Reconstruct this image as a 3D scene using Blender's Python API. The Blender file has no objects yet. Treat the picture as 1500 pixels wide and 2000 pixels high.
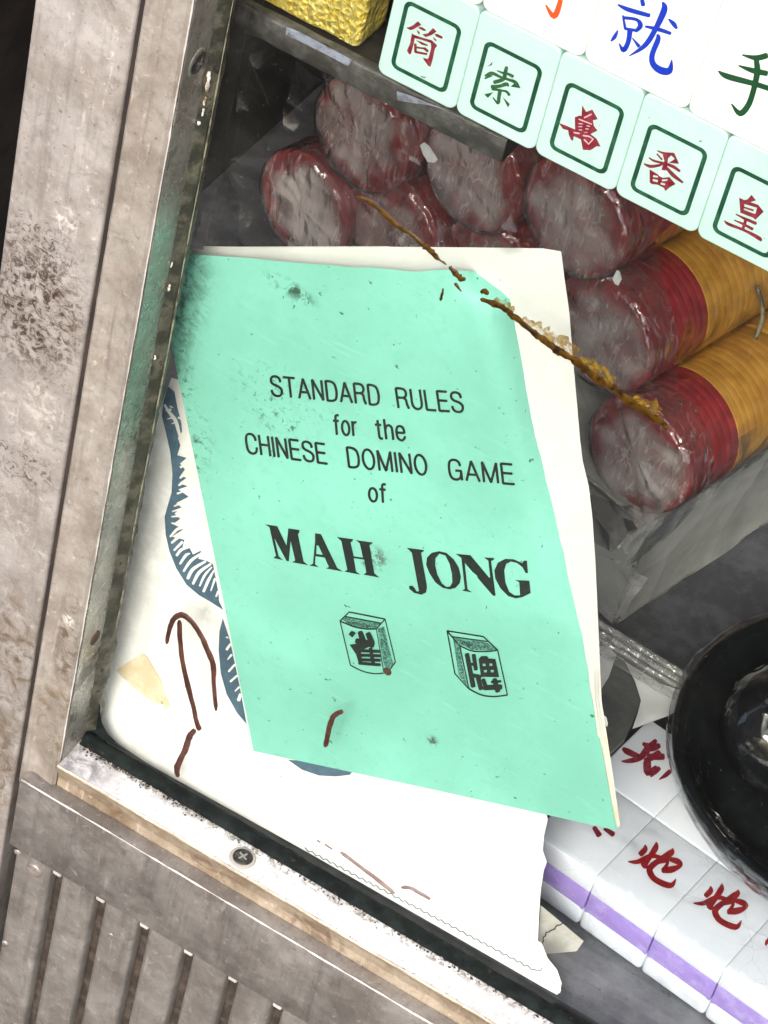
import bpy, bmesh, math, random
from mathutils import Vector, Matrix, noise
from mathutils.geometry import delaunay_2d_cdt

random.seed(11)
scene = bpy.context.scene
COL = scene.collection
R = math.radians

# ------------------------------------------------------------------ camera
# world: x along the shop front, y into the shop, z up; the pane's lower left corner is the origin
FPX = 6000.0                                   # focal length in pixels of the 1500 x 2000 photograph
CAM_LOC = Vector((0.2855, -0.5896, 0.7645))
AX_R = Vector((0.8504, 0.4925, 0.1852))        # camera right
AX_D = Vector((0.4694, -0.5510, -0.6900))      # camera down
AX_F = AX_R.cross(AX_D).normalized() if AX_R.cross(AX_D).y > 0 else -AX_R.cross(AX_D).normalized()
AX_R.normalize(); AX_D = (AX_D - AX_D.dot(AX_R) * AX_R).normalized()
cam_data = bpy.data.cameras.new('camera')
cam = bpy.data.objects.new('camera', cam_data)
COL.objects.link(cam)
m = Matrix((AX_R, -AX_D, -AX_F)).transposed().to_4x4()
m.translation = CAM_LOC
cam.matrix_world = m
cam_data.sensor_fit = 'VERTICAL'
cam_data.sensor_height = 36.0
cam_data.lens = FPX / 2000.0 * 36.0
cam_data.clip_start = 0.01
cam_data.clip_end = 200.0
scene.camera = cam

# ------------------------------------------------------------------ light
SUN_EL, SUN_AZ = 39.0, 7.0
world = bpy.data.worlds.new('World'); scene.world = world
world.use_nodes = True
wn = world.node_tree
bg = wn.nodes['Background']
sky = wn.nodes.new('ShaderNodeTexSky')
sky.sky_type = 'NISHITA'; sky.sun_disc = False
sky.sun_elevation = R(SUN_EL); sky.sun_rotation = R(180.0 - SUN_AZ)
sky.air_density = 0.6; sky.dust_density = 4.0; sky.ozone_density = 0.6
wn.links.new(sky.outputs[0], bg.inputs[0])
bg.inputs[1].default_value = 0.15
sun_data = bpy.data.lights.new('sun', 'SUN')
sun_data.energy = 1.5; sun_data.angle = R(24.0); sun_data.color = (1.0, 0.94, 0.86)
sun = bpy.data.objects.new('sun', sun_data); COL.objects.link(sun)
sun.rotation_euler = (R(90.0 - SUN_EL), 0.0, R(SUN_AZ))
sun.location = (0.2, -1.0, 1.5)
scene.view_settings.view_transform = 'Standard'
scene.view_settings.look = 'None'
scene.view_settings.exposure = 0.95
scene.view_settings.gamma = 1.0
scene.view_settings.use_curve_mapping = False
scene.cycles.transparent_max_bounces = 24
scene.cycles.max_bounces = 10

# ------------------------------------------------------------------ helpers
def ray(px, py):
    return AX_R * ((px - 750.0) / FPX) + AX_D * ((py - 1000.0) / FPX) + AX_F
def P(px, py, y=None, z=None, x=None):
    """where the photograph's pixel falls on a plane of the place"""
    d = ray(px, py)
    if y is not None: t = (y - CAM_LOC.y) / d.y
    elif z is not None: t = (z - CAM_LOC.z) / d.z
    else: t = (x - CAM_LOC.x) / d.x
    return CAM_LOC + d * t
def Pplane(px, py, p0, n):
    d = ray(px, py)
    return CAM_LOC + d * ((p0 - CAM_LOC).dot(n) / d.dot(n))
def Psurf(px, py, f, y0=0.006):
    """pixel on a sheet y = f(x, z)"""
    y = y0
    for _ in range(7):
        q = P(px, py, y=y); y = f(q.x, q.z)
    return P(px, py, y=y)
def T(ox, oy, s): return lambda x, y: (ox + x / s, oy + y / s)

def wloc(o):
    v = Vector((0, 0, 0))
    while o is not None:
        v += o.location; o = o.parent
    return v
def tag(o, label=None, cat=None, group=None, kind=None):
    if label: o['label'] = label
    if cat: o['category'] = cat
    if group: o['group'] = group
    if kind: o['kind'] = kind
    return o
def thing(name, label, cat, loc, group=None):
    o = bpy.data.objects.new(name, None); COL.objects.link(o)
    o.location = Vector(loc); o.empty_display_size = 0.01
    return tag(o, label, cat, group)
def mk(name, verts, faces, mat, parent=None, origin=None, smooth=False):
    """one mesh object from world-space vertices"""
    me = bpy.data.meshes.new(name)
    o0 = wloc(parent) if parent is not None else Vector(origin if origin is not None else (0, 0, 0))
    me.from_pydata([tuple(Vector(v) - o0) for v in verts], [], faces)
    me.validate(); me.update()
    if smooth:
        for p in me.polygons: p.use_smooth = True
    me.materials.append(M[mat] if isinstance(mat, str) else mat)
    o = bpy.data.objects.new(name, me); COL.objects.link(o)
    if parent is not None: o.parent = parent
    else: o.location = o0
    return o
def from_bm(name, bm, mat, parent=None, origin=None, smooth=True, angle=40):
    bm.normal_update()
    vs = [v.co.copy() for v in bm.verts]
    for i, v in enumerate(bm.verts): v.index = i
    fs = [[v.index for v in f.verts] for f in bm.faces]
    bm.free()
    o = mk(name, vs, fs, mat, parent, origin, smooth)
    if smooth: sharp(o, angle)
    return o
def sharp(o, deg):
    me = o.data
    bm = bmesh.new(); bm.from_mesh(me)
    for e in bm.edges:
        if len(e.link_faces) == 2 and e.calc_face_angle(0) > R(deg): e.smooth = False
    bm.to_mesh(me); bm.free()
def join(*parts):
    vs, fs = [], []
    for v, f in parts:
        n = len(vs); vs += list(v); fs += [[i + n for i in q] for q in f]
    return vs, fs
def box_bm(lo, hi, bev=0.0, seg=2, rotz=0.0, piv=None):
    bm = bmesh.new()
    bmesh.ops.create_cube(bm, size=1.0)
    lo, hi = Vector(lo), Vector(hi)
    for v in bm.verts:
        v.co = Vector(((lo[i] + hi[i]) / 2 + v.co[i] * (hi[i] - lo[i]) for i in range(3)))
    if bev > 0:
        bmesh.ops.bevel(bm, geom=list(bm.edges), offset=bev, segments=seg, profile=0.5, affect='EDGES')
    if rotz:
        mt = Matrix.Translation(piv) @ Matrix.Rotation(rotz, 4, 'Z') @ Matrix.Translation(-Vector(piv))
        bmesh.ops.transform(bm, matrix=mt, verts=bm.verts)
    return bm
def prism(profile, axis, a, b, n=1, jit=None):
    """extrude a closed 2-D profile along an axis; profile = (y,z) for x, (x,y) for z"""
    vs, fs = [], []
    k = len(profile)
    for i in range(n + 1):
        t = a + (b - a) * i / n
        for j, (u, v) in enumerate(profile):
            if jit: du, dv = jit(i, j)
            else: du = dv = 0
            vs.append((t, u + du, v + dv) if axis == 'x' else (u + du, v + dv, t))
    for i in range(n):
        for j in range(k):
            q = (j + 1) % k
            fs.append([i * k + j, i * k + q, (i + 1) * k + q, (i + 1) * k + j])
    fs.append(list(range(k))[::-1]); fs.append([n * k + j for j in range(k)])
    return vs, fs
def inside(pt, poly):
    x, y = pt; c = False; n = len(poly); j = n - 1
    for i in range(n):
        xi, yi = poly[i]; xj, yj = poly[j]
        if (yi > y) != (yj > y) and x < (xj - xi) * (y - yi) / (yj - yi) + xi: c = not c
        j = i
    return c
def tri2d(outline, holes=(), step=None):
    """triangulate an outline with holes; step adds inner points so that the sheet can bend"""
    pts, edges = [], []
    for lp in [outline] + list(holes):
        n0 = len(pts); k = len(lp)
        pts += [Vector(p) for p in lp]
        edges += [(n0 + i, n0 + (i + 1) % k) for i in range(k)]
    if step:
        xs = [p[0] for p in outline]; ys = [p[1] for p in outline]
        x = min(xs) + step * .5
        while x < max(xs):
            y = min(ys) + step * .5
            while y < max(ys):
                q = (x + random.uniform(-.2, .2) * step, y + random.uniform(-.2, .2) * step)
                if inside(q, outline): pts.append(Vector(q))
                y += step
            x += step
    v, e, f, _, _, _ = delaunay_2d_cdt(pts, edges, [], 0, 1e-6)
    out = []
    for t in f:
        c = (v[t[0]] + v[t[1]] + v[t[2]]) / 3
        if inside(c, outline) and not any(inside(c, h) for h in holes): out.append(list(t))
    return [tuple(p) for p in v], out
def sheet(outline, fn, holes=(), step=None, dense=None):
    if dense:
        o2 = []
        for i, p in enumerate(outline):
            q = outline[(i + 1) % len(outline)]
            n = max(1, int(math.hypot(q[0] - p[0], q[1] - p[1]) / dense))
            o2 += [(p[0] + (q[0] - p[0]) * j / n, p[1] + (q[1] - p[1]) * j / n) for j in range(n)]
        outline = o2
    v, f = tri2d(outline, holes, step)
    return [fn(*p) for p in v], f
def spline(pts, n=5):
    """smooth a list of (x, y, w) with Catmull-Rom"""
    if len(pts) < 3: return [tuple(p) for p in pts]
    out = []
    g = [pts[0]] + list(pts) + [pts[-1]]
    for i in range(1, len(g) - 2):
        p0, p1, p2, p3 = g[i - 1], g[i], g[i + 1], g[i + 2]
        for j in range(n):
            t = j / n
            out.append(tuple(.5 * (2 * p1[k] + (p2[k] - p0[k]) * t + (2 * p0[k] - 5 * p1[k] + 4 * p2[k] - p3[k]) * t * t
                                   + (3 * p1[k] - p0[k] - 3 * p2[k] + p3[k]) * t ** 3) for k in range(len(p1))))
    out.append(tuple(pts[-1]))
    return out
def stroke_outline(pts, smooth=True, rough=0.0, caps=True):
    """brush stroke -> (left side, right side) in 2-D"""
    pts = [tuple(p) if len(p) == 3 else (p[0], p[1], 20) for p in pts]
    if smooth: pts = spline(pts)
    L, Rr = [], []
    for i, (x, y, w) in enumerate(pts):
        a = pts[max(0, i - 1)]; b = pts[min(len(pts) - 1, i + 1)]
        dx, dy = b[0] - a[0], b[1] - a[1]; l = math.hypot(dx, dy) or 1
        nx, ny = -dy / l, dx / l
        h = max(w, .5) / 2
        h1 = h * (1 + random.uniform(-rough, rough)); h2 = h * (1 + random.uniform(-rough, rough))
        tip = lambda e: (L.append((x + dx / l * h * .4 * e + nx * h1 * .55, y + dy / l * h * .4 * e + ny * h1 * .55)), Rr.append((x + dx / l * h * .4 * e - nx * h2 * .55, y + dy / l * h * .4 * e - ny * h2 * .55)))
        if caps and i == 0: tip(-1)
        L.append((x + nx * h1, y + ny * h1)); Rr.append((x - nx * h2, y - ny * h2))
        if caps and i == len(pts) - 1: tip(1)
    return L, Rr
def stroke(pts, fn, smooth=True, rough=0.0):
    L, Rr = stroke_outline(pts, smooth, rough)
    n = len(L)
    vs = [fn(*p) for p in L] + [fn(*p) for p in Rr]
    fs = [[i, i + 1, n + i + 1, n + i] for i in range(n - 1)]
    return vs, fs
class Ink:
    """flat print built from strokes and polygons, each a hair above the last"""
    def __init__(self, t, fn, d0=6e-5, dd=4e-6, gain=1.0):
        self.gain = gain; self.t, self.fn, self.d, self.dd, self.parts = t, fn, d0, dd, []
    def _f(self):
        d = self.d; self.d += self.dd
        return lambda x, y: self.fn(*self.t(x, y), d)
    def s(self, *pts, smooth=True, rough=0.0):
        g = self.gain
        self.parts.append(stroke([(p[0], p[1], (p[2] if len(p) > 2 else 20) * g) for p in pts], self._f(), smooth, rough)); return self
    def line(self, w, *pts, smooth=False):
        return self.s(*[(p[0], p[1], w) for p in pts], smooth=smooth)
    def p(self, pts, holes=()):
        self.parts.append(sheet(pts, self._f(), holes)); return self
    def build(self, name, mat, parent):
        return mk(name, *join(*self.parts), mat, parent)
def tube(path, rad, seg=8, squash=None):
    vs, fs = [], []
    n = len(path)
    for i, p in enumerate(path):
        a = path[max(0, i - 1)]; b = path[min(n - 1, i + 1)]
        d = (Vector(b) - Vector(a)).normalized()
        u = d.cross(Vector((0, 1, 0)))
        if u.length < 1e-4: u = d.cross(Vector((1, 0, 0)))
        u.normalize(); w = d.cross(u).normalized()
        r = rad[i] if isinstance(rad, (list, tuple)) else rad
        for j in range(seg):
            t = 2 * math.pi * j / seg
            vs.append(Vector(p) + u * math.cos(t) * r + w * math.sin(t) * r * (squash or 1))
    for i in range(n - 1):
        for j in range(seg):
            k = (j + 1) % seg
            fs.append([i * seg + j, i * seg + k, (i + 1) * seg + k, (i + 1) * seg + j])
    fs.append(list(range(seg))[::-1]); fs.append([(n - 1) * seg + j for j in range(seg)])
    return vs, fs
def nz(x, y, z, s): return noise.noise(Vector((x * s, y * s, z * s)))

# ------------------------------------------------------------------ materials
M = {}
class Nodes:
    def __init__(self, name):
        self.m = bpy.data.materials.new(name); self.m.use_nodes = True
        self.nt = self.m.node_tree; self.nt.nodes.clear()
        self.out = self.n('ShaderNodeOutputMaterial'); M[name] = self.m
    def n(self, t, **kw):
        nd = self.nt.nodes.new(t)
        for k, v in kw.items(): setattr(nd, k, v)
        return nd
    def l(self, a, b): self.nt.links.new(a, b)
    def pos(self):
        if not hasattr(self, '_p'): self._p = self.n('ShaderNodeNewGeometry').outputs['Position']
        return self._p
    def obj(self):
        if not hasattr(self, '_o'): self._o = self.n('ShaderNodeTexCoord').outputs['Object']
        return self._o
    def scaled(self, vec, s):
        mp = self.n('ShaderNodeMapping'); mp.inputs['Scale'].default_value = s
        self.l(vec, mp.inputs['Vector']); return mp.outputs[0]
    def noise(self, scale, detail=5.0, rough=.6, vec=None, dist=0.0):
        t = self.n('ShaderNodeTexNoise'); t.inputs['Scale'].default_value = scale
        t.inputs['Detail'].default_value = detail; t.inputs['Roughness'].default_value = rough
        t.inputs['Distortion'].default_value = dist
        self.l(vec if vec is not None else self.pos(), t.inputs['Vector']); return t.outputs['Fac']
    def voro(self, scale, vec=None, feature='F1'):
        t = self.n('ShaderNodeTexVoronoi'); t.feature = feature; t.inputs['Scale'].default_value = scale
        self.l(vec if vec is not None else self.pos(), t.inputs['Vector']); return t.outputs['Distance']
    def ramp(self, fac, a, b, lo=0.0, hi=1.0):
        t = self.n('ShaderNodeMapRange'); t.interpolation_type = 'SMOOTHSTEP'
        self.l(fac, t.inputs['Value'])
        for k, v in (('From Min', a), ('From Max', b), ('To Min', lo), ('To Max', hi)): t.inputs[k].default_value = v
        return t.outputs[0]
    def math(self, op, a, b=None):
        t = self.n('ShaderNodeMath', operation=op)
        for i, v in enumerate((a, b)):
            if v is None: continue
            if isinstance(v, (int, float)): t.inputs[i].default_value = v
            else: self.l(v, t.inputs[i])
        return t.outputs[0]
    def mix(self, fac, a, b):
        t = self.n('ShaderNodeMix', data_type='RGBA')
        for sk, v in ((t.inputs[0], fac), (t.inputs[6], a), (t.inputs[7], b)):
            if isinstance(v, (int, float)): sk.default_value = v
            elif isinstance(v, tuple): sk.default_value = (*v, 1.0)
            else: self.l(v, sk)
        return t.outputs[2]
    def blob(self, c, r, soft=.5):
        """1 inside an ellipsoid stain at c with radii r"""
        sub = self.n('ShaderNodeVectorMath', operation='SUBTRACT'); self.l(self.pos(), sub.inputs[0]); sub.inputs[1].default_value = c
        mu = self.n('ShaderNodeVectorMath', operation='MULTIPLY'); self.l(sub.outputs[0], mu.inputs[0]); mu.inputs[1].default_value = tuple(1 / k for k in r)
        ln = self.n('ShaderNodeVectorMath', operation='LENGTH'); self.l(mu.outputs[0], ln.inputs[0])
        return self.ramp(ln.outputs['Value'], 1.0, soft, 0.0, 1.0) if False else self.math('SUBTRACT', 1.0, self.ramp(ln.outputs['Value'], soft, 1.0))
    def bump(self, h, strength=.3, dist=.0005):
        b = self.n('ShaderNodeBump'); b.inputs['Strength'].default_value = strength; b.inputs['Distance'].default_value = dist
        self.l(h, b.inputs['Height']); return b.outputs[0]
    def bsdf(self, color, rough=.5, metal=0.0, normal=None, spec=.5, sss=0.0, alpha=None, coat=0.0, emit=None):
        p = self.n('ShaderNodeBsdfPrincipled')
        for k, v in (('Base Color', color), ('Roughness', rough), ('Metallic', metal), ('Specular IOR Level', spec), ('Coat Weight', coat)):
            if isinstance(v, tuple): p.inputs[k].default_value = (*v, 1.0)
            elif isinstance(v, (int, float)): p.inputs[k].default_value = v
            else: self.l(v, p.inputs[k])
        if alpha is not None:
            if isinstance(alpha, (int, float)): p.inputs['Alpha'].default_value = alpha
            else: self.l(alpha, p.inputs['Alpha'])
        if sss:
            p.inputs['Subsurface Weight'].default_value = sss; p.inputs['Subsurface Radius'].default_value = (1, 1, 1); p.inputs['Subsurface Scale'].default_value = .003
        if normal is not None: self.l(normal, p.inputs['Normal'])
        return p.outputs[0]
    def schlick(self, f0, normal=None):
        lw = self.n('ShaderNodeLayerWeight'); lw.inputs['Blend'].default_value = .5
        if normal is not None: self.l(normal, lw.inputs['Normal'])
        return self.math('ADD', self.math('MULTIPLY', self.math('POWER', lw.outputs['Facing'], 5.0), 1 - f0), f0)
    def done(self, sh): self.l(sh, self.out.inputs['Surface']); return self.m

def aluminium(name, a, b, dark=.5, metal=.35, rough=.42, stains=(), pale=()):
    k = Nodes(name)
    c = k.mix(k.ramp(k.noise(48, 7, .72), .36, .64), a, b)
    c = k.mix(k.ramp(k.noise(190, 7, .75, dist=.8), .50, .74, 0, .55), c, tuple(x * .5 for x in a))
    c = k.mix(k.ramp(k.noise(330, 5, .7, dist=.5), .58, .70, 0, .6), c, tuple(min(.72, x * 1.5) for x in b))
    c = k.mix(k.ramp(k.noise(760, 3, .6), .64, .72, 0, dark), c, (.045, .032, .024))
    streak = k.noise(30, 5, .7, vec=k.scaled(k.pos(), (9, 9, .6)))
    c = k.mix(k.ramp(streak, .50, .72, 0, .4), c, tuple(x * .45 for x in a))
    fine = k.noise(420, 4, .6, vec=k.scaled(k.pos(), (1, 1, .12)))
    c = k.mix(k.ramp(fine, .62, .72, 0, .35), c, tuple(min(.75, x * 1.6) for x in b))
    for (cc, rr, col, lo, hi, s) in stains:
        msk = k.math('MULTIPLY', k.blob(cc, rr, .35), k.ramp(k.noise(s, 6, .75, dist=1.0), lo, hi))
        c = k.mix(msk, c, col)
    h = k.math('ADD', k.noise(330, 6, .7), k.math('MULTIPLY', k.noise(60, 3, .5), .6))
    rg = k.ramp(k.noise(120, 4, .6), .3, .7, rough - .12, rough + .22)
    return k.done(k.bsdf(c, rg, metal, k.bump(h, .45, .0005)))
DK = (.075, .05, .036)
aluminium('post_metal', (.315, .285, .258), (.44, .42, .40), stains=[
    ((-.032, -.02, .178), (.024, .03, .034), DK, .44, .6, 330),
    ((-.034, -.02, .200), (.020, .03, .016), (.10, .075, .06), .5, .62, 420),
    ((-.030, -.02, .118), (.018, .03, .012), (.10, .075, .055), .5, .62, 330),
    ((-.026, -.02, .214), (.0052, .02, .0068), (.66, .63, .60), .47, .56, 260),
    ((-.027, -.02, .138), (.014, .03, .022), (.58, .55, .52), .46, .66, 210),
    ((-.034, -.02, .09), (.016, .03, .03), (.54, .51, .475), .48, .66, 190),
    ((-.02, -.02, .03), (.03, .03, .05), (.15, .115, .07), .4, .68, 120),
    ((-.04, -.02, .05), (.004, .03, .012), (.40, .39, .42), .45, .55, 150),
    ((-.03, -.02, -.02), (.03, .03, .04), (.16, .12, .08), .4, .65, 140)])
aluminium('stop_metal', (.305, .27, .23), (.44, .415, .375), stains=[
    ((-.004, -.02, .055), (.006, .03, .03), (.17, .125, .085), .42, .62, 160),
    ((-.004, -.02, .02), (.010, .03, .03), (.22, .17, .10), .45, .65, 140),
    ((-.005, -.02, .065), (.003, .02, .004), (.8, .78, .74), .45, .55, 260)])
aluminium('return_metal', (.24, .235, .20), (.36, .35, .31), metal=.6, rough=.24, stains=[
    ((0, -.012, .04), (.004, .012, .014), (.03, .02, .015), .35, .6, 120),
    ((0, -.012, .145), (.004, .012, .02), (.02, .025, .02), .52, .6, 420)])
aluminium('ledge_metal', (.50, .50, .51), (.60, .61, .63), dark=.6, metal=.1, rough=.5, stains=[
    ((.006, -.016, 0), (.016, .012, .004), (.20, .19, .20), .35, .62, 150),
    ((.03, -.01, 0), (.05, .004, .004), (.16, .14, .12), .45, .6, 330),
    ((.11, -.0118, 0), (.13, .0028, .004), (.17, .155, .13), .45, .6, 420),
    ((.11, -.0222, 0), (.13, .0016, .004), (.10, .10, .11), .58, .64, 520)])
aluminium('cove_metal', (.24, .19, .13), (.42, .36, .28), dark=.3, metal=.2, stains=[
    ((.02, -.022, -.01), (.012, .01, .008), (.15, .10, .06), .4, .6, 130), ((.06, -.022, -.008), (.016, .01, .007), (.17, .12, .08), .4, .6, 130),
    ((.10, -.022, -.008), (.02, .01, .007), (.17, .12, .08), .4, .6, 130)])
aluminium('panel_metal', (.215, .20, .183), (.32, .307, .287), dark=.35, metal=.45, rough=.4)
aluminium('trim_metal', (.178, .165, .152), (.285, .272, .256), dark=.35, metal=.45, rough=.4)
aluminium('edge_metal', (.50, .48, .45), (.66, .65, .62), dark=.8, metal=.2, rough=.35)

def simple(name, color, rough=.5, metal=0.0, c2=None, scale=80, lo=.4, hi=.65, bump=0.0, bscale=300, spec=.5, sss=0, coat=0.0, spots=None):
    k = Nodes(name)
    c = color
    if c2 is not None: c = k.mix(k.ramp(k.noise(scale, 6, .65), lo, hi), color, c2)
    if spots: c = k.mix(k.ramp(k.noise(spots[0], 3, .6), spots[1], spots[1] + .05, 0, spots[3]), c, spots[2])
    nm = k.bump(k.noise(bscale, 5, .65), bump, .0006) if bump else None
    return k.done(k.bsdf(c, rough, metal, nm, spec, sss, coat=coat))
simple('dark_wall', (.012, .009, .008), .8, c2=(.03, .022, .018), scale=40, bump=.4, bscale=120)
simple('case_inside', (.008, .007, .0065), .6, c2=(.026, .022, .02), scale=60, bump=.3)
simple('case_floor_grey', (.065, .067, .08), .42, c2=(.115, .118, .136), scale=90, bump=.3, bscale=500, spots=(420, .66, (.03, .03, .03), .8))
simple('rubber', (.003, .005, .005), .85, c2=(.010, .015, .014), scale=160, bump=.8, bscale=420, spec=.15, spots=(240, .64, (.05, .038, .028), .5))
simple('sealant', (.028, .03, .021), .4, c2=(.085, .084, .06), scale=150, lo=.42, hi=.62, bump=1.0, bscale=330, spots=(300, .62, (.015, .014, .012), .9))
simple('pale_sealant', (.22, .215, .15), .4, c2=(.06, .058, .04), scale=190, lo=.45, hi=.6, bump=.6)
simple('caulk', (.72, .69, .62), .6, c2=(.2, .15, .10), scale=330, bump=1.0, bscale=600)
simple('screw_dark', (.03, .028, .027), .45, .6, c2=(.10, .095, .09), scale=420, bump=.6, bscale=700)
simple('screw_slot', (.25, .24, .23), .5, .4)
simple('rust', (.07, .032, .018), .8, c2=(.02, .012, .01), scale=330, bump=1.0)
simple('groove_dirt', (.028, .022, .018), .7, c2=(.07, .055, .045), scale=200)
simple('rivet_metal', (.42, .38, .34), .35, .5, c2=(.25, .22, .2), scale=330)
simple('ink', (.008, .012, .012), .65, c2=(.02, .03, .028), scale=520, lo=.5, hi=.7)
simple('ink_thin', (.015, .04, .034), .7, c2=(.07, .2, .16), scale=900, lo=.48, hi=.62)
simple('ink_shade', (.10, .30, .235), .7, c2=(.02, .06, .05), scale=1500, lo=.42, hi=.56)
simple('cream_page', (.58, .575, .545), .75, c2=(.63, .625, .60), scale=40, spots=(520, .71, (.10, .09, .08), .8))
simple('page_edge', (.66, .58, .42), .8, c2=(.76, .73, .65), scale=120)
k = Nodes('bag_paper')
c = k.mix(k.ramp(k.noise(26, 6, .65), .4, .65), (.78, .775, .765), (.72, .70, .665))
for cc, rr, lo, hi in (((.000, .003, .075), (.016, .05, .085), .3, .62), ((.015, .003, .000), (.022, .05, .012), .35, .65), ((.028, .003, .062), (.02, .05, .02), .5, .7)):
    c = k.mix(k.math('MULTIPLY', k.blob(cc, rr, .1), k.ramp(k.noise(90, 6, .7), lo, hi, 0, .5)), c, (.34, .325, .295))  # grey edge dirt that also paints in the frame's soft shade
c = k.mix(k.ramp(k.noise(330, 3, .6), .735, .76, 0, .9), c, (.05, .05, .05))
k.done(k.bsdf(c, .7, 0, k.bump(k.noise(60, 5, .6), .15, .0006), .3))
simple('bag_paper_shaded', (.42, .40, .35), .8, c2=(.56, .54, .49), scale=70)  # bag paper greyed, the inward flap's shade put into its colour
simple('blue_print', (.055, .105, .15), .6, c2=(.075, .135, .19), scale=200)
simple('stitch', (.10, .16, .17), .7)
simple('stitch_dark', (.03, .04, .04), .7)
simple('paper_scrap', (.60, .49, .32), .7, c2=(.72, .64, .50), scale=120, spots=(420, .68, (.2, .17, .12), .7))
simple('brown_strip', (.038, .013, .009), .45, c2=(.085, .032, .022), scale=240, bump=.8, bscale=420)
simple('brown_pale', (.15, .105, .10), .5, c2=(.23, .175, .165), scale=300, bump=.5)
simple('mint_tile', (.475, .67, .62), .16, c2=(.52, .70, .66), scale=30, sss=.25, coat=.3, spots=(430, .715, (.06, .12, .10), .7))
simple('white_tile', (.80, .80, .785), .16, sss=.2, coat=.3, spots=(430, .74, (.2, .16, .16), .7))
simple('frame_green', (.006, .05, .027), .4, c2=(.02, .10, .055), scale=420)
simple('paint_red', (.16, .008, .022), .4, c2=(.24, .03, .05), scale=500)
simple('paint_pink', (.62, .40, .42), .5)
simple('paint_green', (.012, .07, .03), .4, c2=(.05, .13, .05), scale=600)
simple('paint_blue', (.008, .035, .42), .3)
simple('paint_orange', (.75, .08, .015), .3)
simple('paint_forest', (.008, .06, .022), .35)
simple('paint_scarlet', (.27, .008, .012), .35, c2=(.16, .005, .01), scale=420)
simple('chess_white', (.70, .735, .83), .22, sss=.3, coat=.25, c2=(.74, .77, .85), scale=40)  # bluish white, with the sky's reflection painted into the colour
simple('chess_purple', (.33, .235, .62), .3, c2=(.47, .38, .72), scale=150, lo=.45, hi=.7)
simple('black_plastic', (.006, .007, .009), .09, coat=.6, c2=(.010, .012, .014), scale=60, bump=.04, bscale=40)
simple('grey_card', (.09, .095, .095), .7, c2=(.13, .135, .13), scale=120)
simple('white_card', (.68, .68, .69), .6, c2=(.75, .75, .76), scale=70)
simple('shelf_edge', (.04, .038, .035), .4, c2=(.10, .098, .094), scale=200, lo=.4, hi=.7, bump=.6, bscale=520)
simple('tape_blue', (.26, .28, .36), .4, c2=(.10, .10, .12), scale=330, bump=.5)
simple('crumb_dark', (.02, .017, .015), .8)
simple('crumb_grey', (.30, .28, .25), .8)
simple('crumb_red', (.16, .01, .008), .5)

k = Nodes('mint_cover')
c = k.mix(k.ramp(k.noise(17, 5, .6), .34, .68), (.178, .465, .368), (.215, .55, .45))
c = k.mix(k.ramp(k.noise(9, 2, .5), .42, .66, 0, .5), c, (.25, .63, .51))
c = k.mix(k.ramp(k.noise(240, 6, .75), .47, .72, 0, .35), c, (.145, .43, .31))
fib = k.noise(170, 5, .7, vec=k.scaled(k.pos(), (.35, 1, 2.6)))
c = k.mix(k.ramp(fib, .56, .72, 0, .35), c, (.26, .62, .50))
sc_ = k.noise(150, 6, .75, vec=k.scaled(k.pos(), (1.0, 1, 2.2)), dist=1.2)
c = k.mix(k.ramp(sc_, .66, .72, 0, .45), c, (.05, .22, .14))
c = k.mix(k.ramp(k.noise(430, 3, .6), .68, .735, 0, .85), c, (.02, .06, .045))
for cc, rr, lo, hi, s in [((-.006, .01, .178), (.017, .05, .048), .38, .66, 230), ((.002, .01, .14), (.010, .05, .03), .52, .66, 330),
                          ((.034, .01, .16), (.022, .05, .02), .53, .66, 420), ((.012, .01, .12), (.008, .05, .03), .50, .64, 330), ((.030, .01, .202), (.012, .05, .004), .45, .6, 260), ((-.010, .01, .20), (.012, .05, .02), .35, .6, 200)]:
    c = k.mix(k.math('MULTIPLY', k.blob(cc, rr, .2), k.ramp(k.noise(s, 6, .75, dist=.8), lo, hi)), c, (.035, .085, .055))  # mould stains, heavier at upper left to paint in shade beside the frame
for px, py, rr in ((735, 1092, .0052), (850, 1440, .0028), (713, 1100, .002)):
    q = P(px, py, y=.008)
    c = k.mix(k.math('MULTIPLY', k.blob(tuple(q), (rr, .05, rr * 1.2), .1), k.ramp(k.noise(520, 4, .7), .4, .6)), c, (.06, .055, .045))
k.done(k.bsdf(c, .55, 0, k.bump(k.noise(300, 5, .6), .12, .0004), .35))

k = Nodes('pane_glass')
tr = k.n('ShaderNodeBsdfTransparent'); tr.inputs[0].default_value = (.965, .985, .975, 1)
gl = k.n('ShaderNodeBsdfGlossy'); gl.inputs['Roughness'].default_value = .02
df = k.n('ShaderNodeBsdfDiffuse'); df.inputs[0].default_value = (.55, .54, .5, 1)
dust = k.math('ADD', k.ramp(k.noise(35, 6, .7), .45, .8, .0018, .010), k.ramp(k.noise(900, 2, .5), .73, .78, 0, .09))
m1 = k.n('ShaderNodeMixShader'); k.l(k.schlick(.04), m1.inputs[0]); k.l(tr.outputs[0], m1.inputs[1]); k.l(gl.outputs[0], m1.inputs[2])
m2 = k.n('ShaderNodeMixShader'); k.l(dust, m2.inputs[0]); k.l(m1.outputs[0], m2.inputs[1]); k.l(df.outputs[0], m2.inputs[2])
k.done(m2.outputs[0])

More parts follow.
